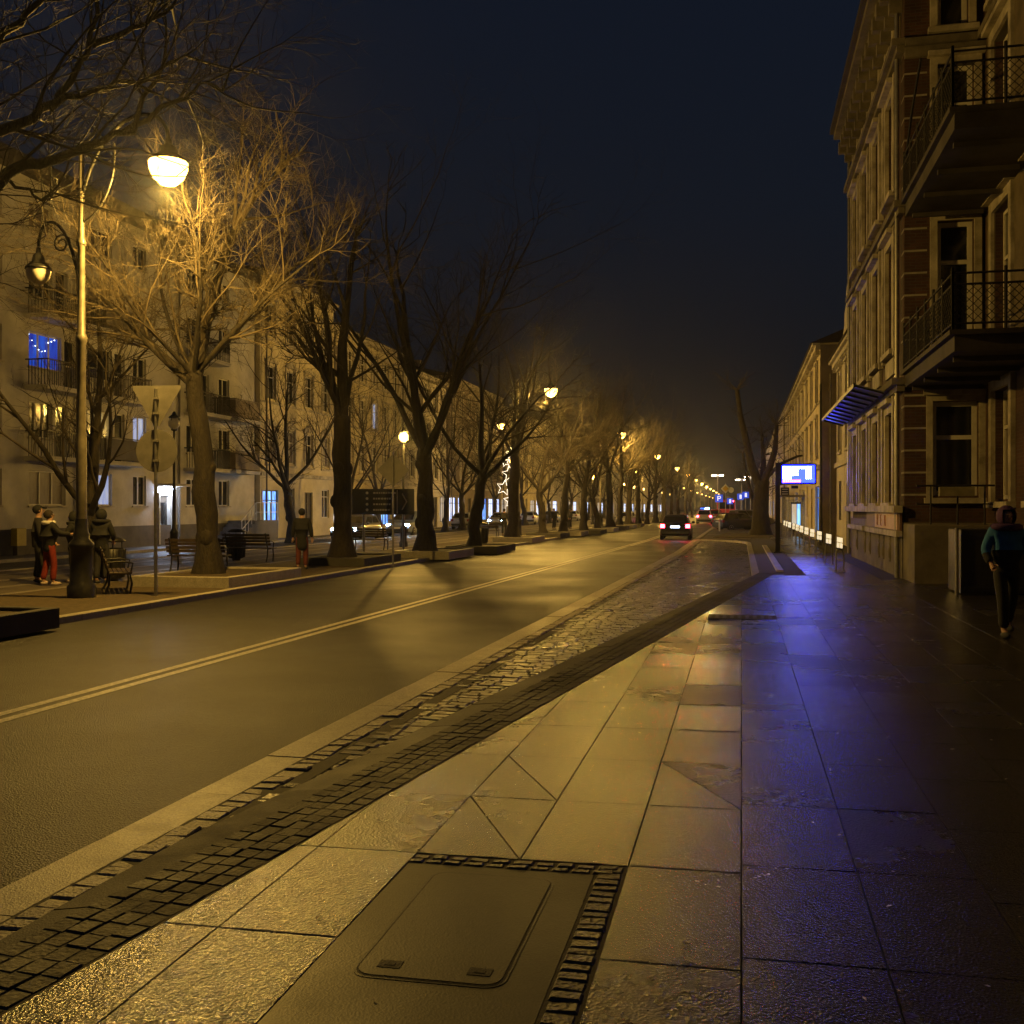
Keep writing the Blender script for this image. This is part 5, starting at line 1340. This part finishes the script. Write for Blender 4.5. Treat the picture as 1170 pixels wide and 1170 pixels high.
# ------------------------------------------------------------------ people
M_SKIN = mat('skin', (.42, .25, .17), (.48, .29, .20), 8, .55)
M_EYE = mat('eye_dark', (.02, .015, .012), rough=.3)
def cloth(name, c): return mat(name, c, tuple(min(1, v*1.5+.004) for v in c), 7, .85, bump=.5, bscale=16)
M_BLACKC = cloth('black_cloth', (.010, .010, .011)); M_DARKC = cloth('dark_cloth', (.016, .015, .016)); M_REDC = cloth('red_trousers', (.14, .011, .005)); M_DKRED = cloth('dark_red_cloth', (.075, .014, .009))
M_PURPLE = cloth('purple_hood', (.06, .022, .10)); M_BLUEC = cloth('blue_jacket', (.02, .12, .30)); M_WHITEC = cloth('white_collar', (.55, .53, .5)); M_HAIR = cloth('dark_hair', (.02, .014, .01)); M_SHOE = cloth('shoe', (.03, .03, .03)); M_PSHOE = cloth('pale_shoe', (.35, .28, .24))
def skin(name, V, E, Rr, m, parent, root=0, sub=1, extra=None, mats=None):
    me = bpy.data.meshes.new('tmp'); me.from_pydata([tuple(v) for v in V], E, []); o = bpy.data.objects.new('tmp', me); COL.objects.link(o)
    o.modifiers.new('s', 'SKIN'); 
    sv = me.skin_vertices[0].data
    for i, r_ in enumerate(Rr): sv[i].radius = (r_, r_) if not hasattr(r_, '__len__') else r_; sv[i].use_root = (i == root)
    sm = o.modifiers.new('u', 'SUBSURF'); sm.levels = sub; sm.render_levels = sub
    dg = bpy.context.evaluated_depsgraph_get(); dg.update()
    ev = o.evaluated_get(dg); m2 = bpy.data.meshes.new_from_object(ev)
    bpy.data.objects.remove(o); m2.name = name
    if extra:
        em = extra.mesh('x', mats or m); bm = bmesh.new(); bm.from_mesh(m2); bm.from_mesh(em); bm.to_mesh(m2); bm.free(); bpy.data.meshes.remove(em)
    m2.materials.clear()
    for mm in (mats or [m]): m2.materials.append(mm)
    for p in m2.polygons: p.use_smooth = True
    return link(name, m2, parent)
def person(label, loc, rz, H=1.75, top=M_BLACKC, legs=M_DARKC, shoe=M_SHOE, head='hair', hm=M_HAIR, stride=0.0, arms=None, coat=.0, band=None, turn=0.0):
    t = thing('person', label, 'person', loc, rz); s = H/1.75
    V = lambda *p: Vector(p)*s
    A = arms or [((.25, .02, 1.15), (.27, .10, .90)), ((-.25, .02, 1.15), (-.27, .10, .90))]
    pel, sp_, ch, nk, hb, hm_, cr = V(0, 0, .94), V(0, -.01, 1.15), V(0, -.01, 1.36), V(0, 0, 1.49), V(0, .015, 1.55), V(0, .02, 1.635), V(0, .01, 1.70)
    S_ = [V(.185, -.01, 1.41), V(-.185, -.01, 1.41)]; EL = [V(*a[0]) for a in A]; WR = [V(*a[1]) for a in A]
    HP = [V(.095, 0, .90), V(-.095, 0, .90)]; st = [stride, -stride]
    KN = [V(.10, st[0]*.55+.03, .49), V(-.10, st[1]*.55+.03, .49)]; AN = [V(.10, st[0]-.03, .09+max(0, -st[0])*.25), V(-.10, st[1]-.03, .09+max(0, -st[1])*.25)]
    TO = [a+V(.015, .15, -.05-max(0, -x)*.1) for a, x in zip(AN, st)]
    Vs = [pel, sp_, ch, nk, hb, hm_, cr, S_[0], EL[0], WR[0], S_[1], EL[1], WR[1], HP[0], KN[0], AN[0], TO[0], HP[1], KN[1], AN[1], TO[1]]
    E = [(0, 1), (1, 2), (2, 3), (3, 4), (4, 5), (5, 6), (2, 7), (7, 8), (8, 9), (2, 10), (10, 11), (11, 12), (0, 13), (13, 14), (14, 15), (15, 16), (0, 17), (17, 18), (18, 19), (19, 20)]
    Rr = [(.13, .10), (.12, .09), (.14, .10), .055, .07, (.078, .095), (.062, .075), .055, .042, .028, .055, .042, .028, .085, .055, .04, .03, .085, .055, .04, .03]
    Rr = [tuple(x*s for x in r_) if hasattr(r_, '__len__') else r_*s for r_ in Rr]
    X = MB()
    X.sphere(V(0, .115, 1.63), .016*s, 6, 4, (1, 1.1, 1.6))
    for k in (-1, 1): X.sphere(V(.085*k, .01, 1.635), .028*s, 6, 4, (.4, .8, 1.2))
    X.tube([V(-.028, .10, 1.585), V(0, .108, 1.582), V(.028, .10, 1.585)], .008*s, 4)
    for i in (0, 1):        # palm and five fingers
        d = (WR[i]-EL[i]).normalized(); sd = d.orthogonal().normalized(); up = d.cross(sd)
        if abs(sd.z) > abs(up.z): sd, up = up, sd
        X.tube([WR[i]-d*.01, WR[i]+d*.04*s, WR[i]+d*.085*s], [.026*s, .036*s, .034*s], 7)
        for f in range(4):
            b = WR[i]+d*.078*s+sd*(f-1.5)*.018*s; l = (.06, .072, .068, .05)[f]*s
            X.tube([b, b+d*l*.5+up*.006*s, b+d*l*.85+up*.022*s, b+d*l*.9+up*.036*s], [.0095*s, .009*s, .008*s, .006*s], 5)
        b = WR[i]+d*.03*s-sd*.03*s; X.tube([b, b-sd*.03*s+d*.02*s, b-sd*.035*s+d*.05*s+up*.012*s], [.012*s, .010*s, .007*s], 5)
    X.mi = 1
    for k in (-1, 1): X.sphere(V(.032*k, .106, 1.645), .011*s, 6, 4)
    skin('body', Vs, E, Rr, M_SKIN, t, 0, 1, X, [M_SKIN, M_EYE])
    # trousers, shoes
    tv = [V(0, 0, .97)]+[HP[0], KN[0], AN[0]+V(0, 0, .02), HP[1], KN[1], AN[1]+V(0, 0, .02)]
    skin('trousers', tv, [(0, 1), (1, 2), (2, 3), (0, 4), (4, 5), (5, 6)], [(.135*s, .095*s), .098*s, .082*s, .07*s, .098*s, .082*s, .07*s], legs, t)
    for a, b in zip(AN, TO):
        q = MB(); c = (a+b)/2; q.sphere((c.x, c.y, max(.045*s, c.z-.02*s)), .05*s, 10, 6, (1, 2.7, .9)); q.build('shoe', shoe, t)
    # jacket
    hemz = .78-coat
    jv = [V(0, 0, hemz), V(0, 0, 1.0), sp_, ch, V(0, 0, 1.47), S_[0], EL[0], WR[0].lerp(EL[0], .06), S_[1], EL[1], WR[1].lerp(EL[1], .06)]
    je = [(0, 1), (1, 2), (2, 3), (3, 4), (3, 5), (5, 6), (6, 7), (3, 8), (8, 9), (9, 10)]
    jr = [(.185, .15), (.18, .145), (.175, .14), (.185, .145), (.085, .08), .088, .072, .056, .088, .072, .056]
    jr = [tuple(x*s for x in r_) if hasattr(r_, '__len__') else r_*s for r_ in jr]
    j = skin('jacket', jv, je, jr, top, t, 1)
    if band:                 # a coloured yoke sewn into the same jacket
        j.data.materials.append(band)
        for p in j.data.polygons:
            if 1.12*s < p.center.z < 1.52*s: p.material_index = 1
    if head == 'hood':
        q = MB(); nu, nv = 16, 10; vs = []; fs = []
        for jx in range(nv+1):
            a = -PI/2+PI*jx/nv
            for k in range(nu):
                u = 2*PI*k/nu; vs.append(V(.128*math.cos(a)*math.cos(u), -.005+.135*math.cos(a)*math.sin(u), 1.625+.15*math.sin(a)))
        for jx in range(nv):
            for k in range(nu):
                u = 2*PI*(k+.5)/nu; a = -PI/2+PI*(jx+.5)/nv
                if math.sin(u)*math.cos(a) > .72 and -.75 < a < .62: continue
                fs.append((jx*nu+k, jx*nu+(k+1) % nu, (jx+1)*nu+(k+1) % nu, (jx+1)*nu+k))
        q.faces(vs, fs, True); q.tube([V(.17*math.cos(u), .12*math.sin(u), 1.475) for u in [2*PI*i/14 for i in range(15)]], .05*s, 6); q.build('hood', hm, t)
    else:
        q = MB(); q.sphere(V(0, -.012, 1.655), .108*s, 12, 8, (.95, 1.1, 1.0)); vs = q.v
        q.f2 = [f for f in q.f if not (sum(vs[i][1] for i in f)/4 > .045*s and sum(vs[i][2] for i in f)/4 < 1.69*s)]; n_ = len(q.f2); q.f = q.f2; q.m = q.m[:n_]; q.t = q.t[:n_]
        if head == 'cap': q.tube([V(-.07, .09, 1.70), V(0, .15, 1.695), V(.07, .09, 1.70)], [.02*s, .03*s, .02*s], 6)
        q.build('hair' if head == 'hair' else 'cap', hm, t)
    return t
x, y = gp(1150, 727, .2)
person('person walking towards the camera in a purple hood and blue-banded dark jacket', (x, y, .2), PI+.15, 1.68, M_BLACKC, M_BLACKC, M_SHOE, 'hood', M_PURPLE, .20, [((.27, -.04, 1.15), (.25, .14, .98)), ((-.27, .02, 1.15), (-.24, .17, .98))], 0, M_BLUEC)
gx = lambda px, py: gp(px, py, .085)
x, y = gx(56, 669)
p1 = person('person in red trousers and black top with pale collar, arm held out', (x, y, .085), -.45, 1.72, M_BLACKC, M_REDC, M_PSHOE, 'hair', M_HAIR, .07, [((.30, .1, 1.22), (.42, .34, 1.2)), ((-.27, .05, 1.15), (-.22, .22, 1.0))])
q = MB(); q.tube([(.13*math.cos(u), -.01+.11*math.sin(u), 1.44) for u in [2*PI*i/14 for i in range(15)]], .05, 6); q.build('collar', M_WHITEC, p1)
x, y = gx(44, 666); person('dark-clad person with a cap close behind the one in red trousers', (x, y, .085), -.9, 1.84, M_DARKC, M_BLACKC, M_SHOE, 'cap', M_BLACKC, .03)
x, y = gx(84, 666); p3 = person('person facing left with pale mask, half hidden by the lamp post', (x, y, .085), PI/2+.3, 1.68, M_BLACKC, M_DARKC, M_PSHOE, 'hood', M_BLACKC, .05, [((.24, .1, 1.2), (.16, .36, 1.22)), ((-.24, .1, 1.2), (-.14, .34, 1.2))])
q = MB(); q.sphere((0, .085, 1.52), .06, 8, 5, (1, .6, .8)); q.build('mask', M_WHITEC, p3)
x, y = gx(116, 667); person('person in dark hooded jacket seen from behind, right of the nearest lamp post', (x, y, .085), .2, 1.74, M_BLACKC, M_DARKC, M_SHOE, 'hood', M_BLACKC, .02, [((.27, .03, 1.15), (.2, .2, 1.02)), ((-.27, .03, 1.15), (-.2, .2, 1.02))], .02)
x, y = gx(345, 651); person('lone person in long dark coat and dull red trousers before the ochre tenement', (x, y, .085), .3, 1.76, M_BLACKC, M_DKRED, M_SHOE, 'cap', M_BLACKC, .06, None, .26)
for i, (px, py) in enumerate(((576, 612), (652, 604), (633, 605))):
    x, y = gx(px, py); person(['small dark figure right of the star ornament by the oncoming car', 'distant walker right of the other far figure on the walk', 'distant walker left of the other far figure on the walk'][i], (x, y, .085), i*2.0, 1.72, M_DARKC, M_BLACKC)

# ------------------------------------------------------------------ thin scattering volume added to give the lamps bloom
m, nt_, b_ = newmat('lamp_halo_air'); nt_.nodes.remove(b_)
pv = nt_.nodes.new('ShaderNodeVolumePrincipled'); pv.inputs['Color'].default_value = (.9, .9, .9, 1); pv.inputs['Density'].default_value = .00032; pv.inputs['Anisotropy'].default_value = .9
nt_.links.new(pv.outputs[0], nt_.nodes['Material Output'].inputs['Volume'])
q = MB(); q.box(-310, 310, -70, 620, -1.1, 30); hz_ = q.build('halo_haze', m); hz_['kind'] = 'stuff'

# ------------------------------------------------------------------ camera and render set-up
cd = bpy.data.cameras.new('camera'); cam = bpy.data.objects.new('camera', cd); COL.objects.link(cam)
cam.location = (0, 0, CAMH); cam.rotation_euler = (PI/2, 0, TH)
cd.sensor_width = 36; cd.lens = 36.0; cd.shift_y = -(585-HOR)/F; cd.clip_end = 3000; cd.clip_start = .05
SC.camera = cam
SC.view_settings.view_transform = 'Standard'; SC.view_settings.look = 'None'; SC.view_settings.exposure = 0.0; SC.view_settings.gamma = 1.0
SC.cycles.max_bounces = 5; SC.cycles.diffuse_bounces = 2; SC.cycles.glossy_bounces = 3; SC.cycles.transparent_max_bounces = 8
SC.cycles.sample_clamp_indirect = 4.0; SC.cycles.use_light_tree = True
try:
    SC.cycles.use_denoising = True; SC.cycles.denoiser = 'OPENIMAGEDENOISE'
except Exception: pass
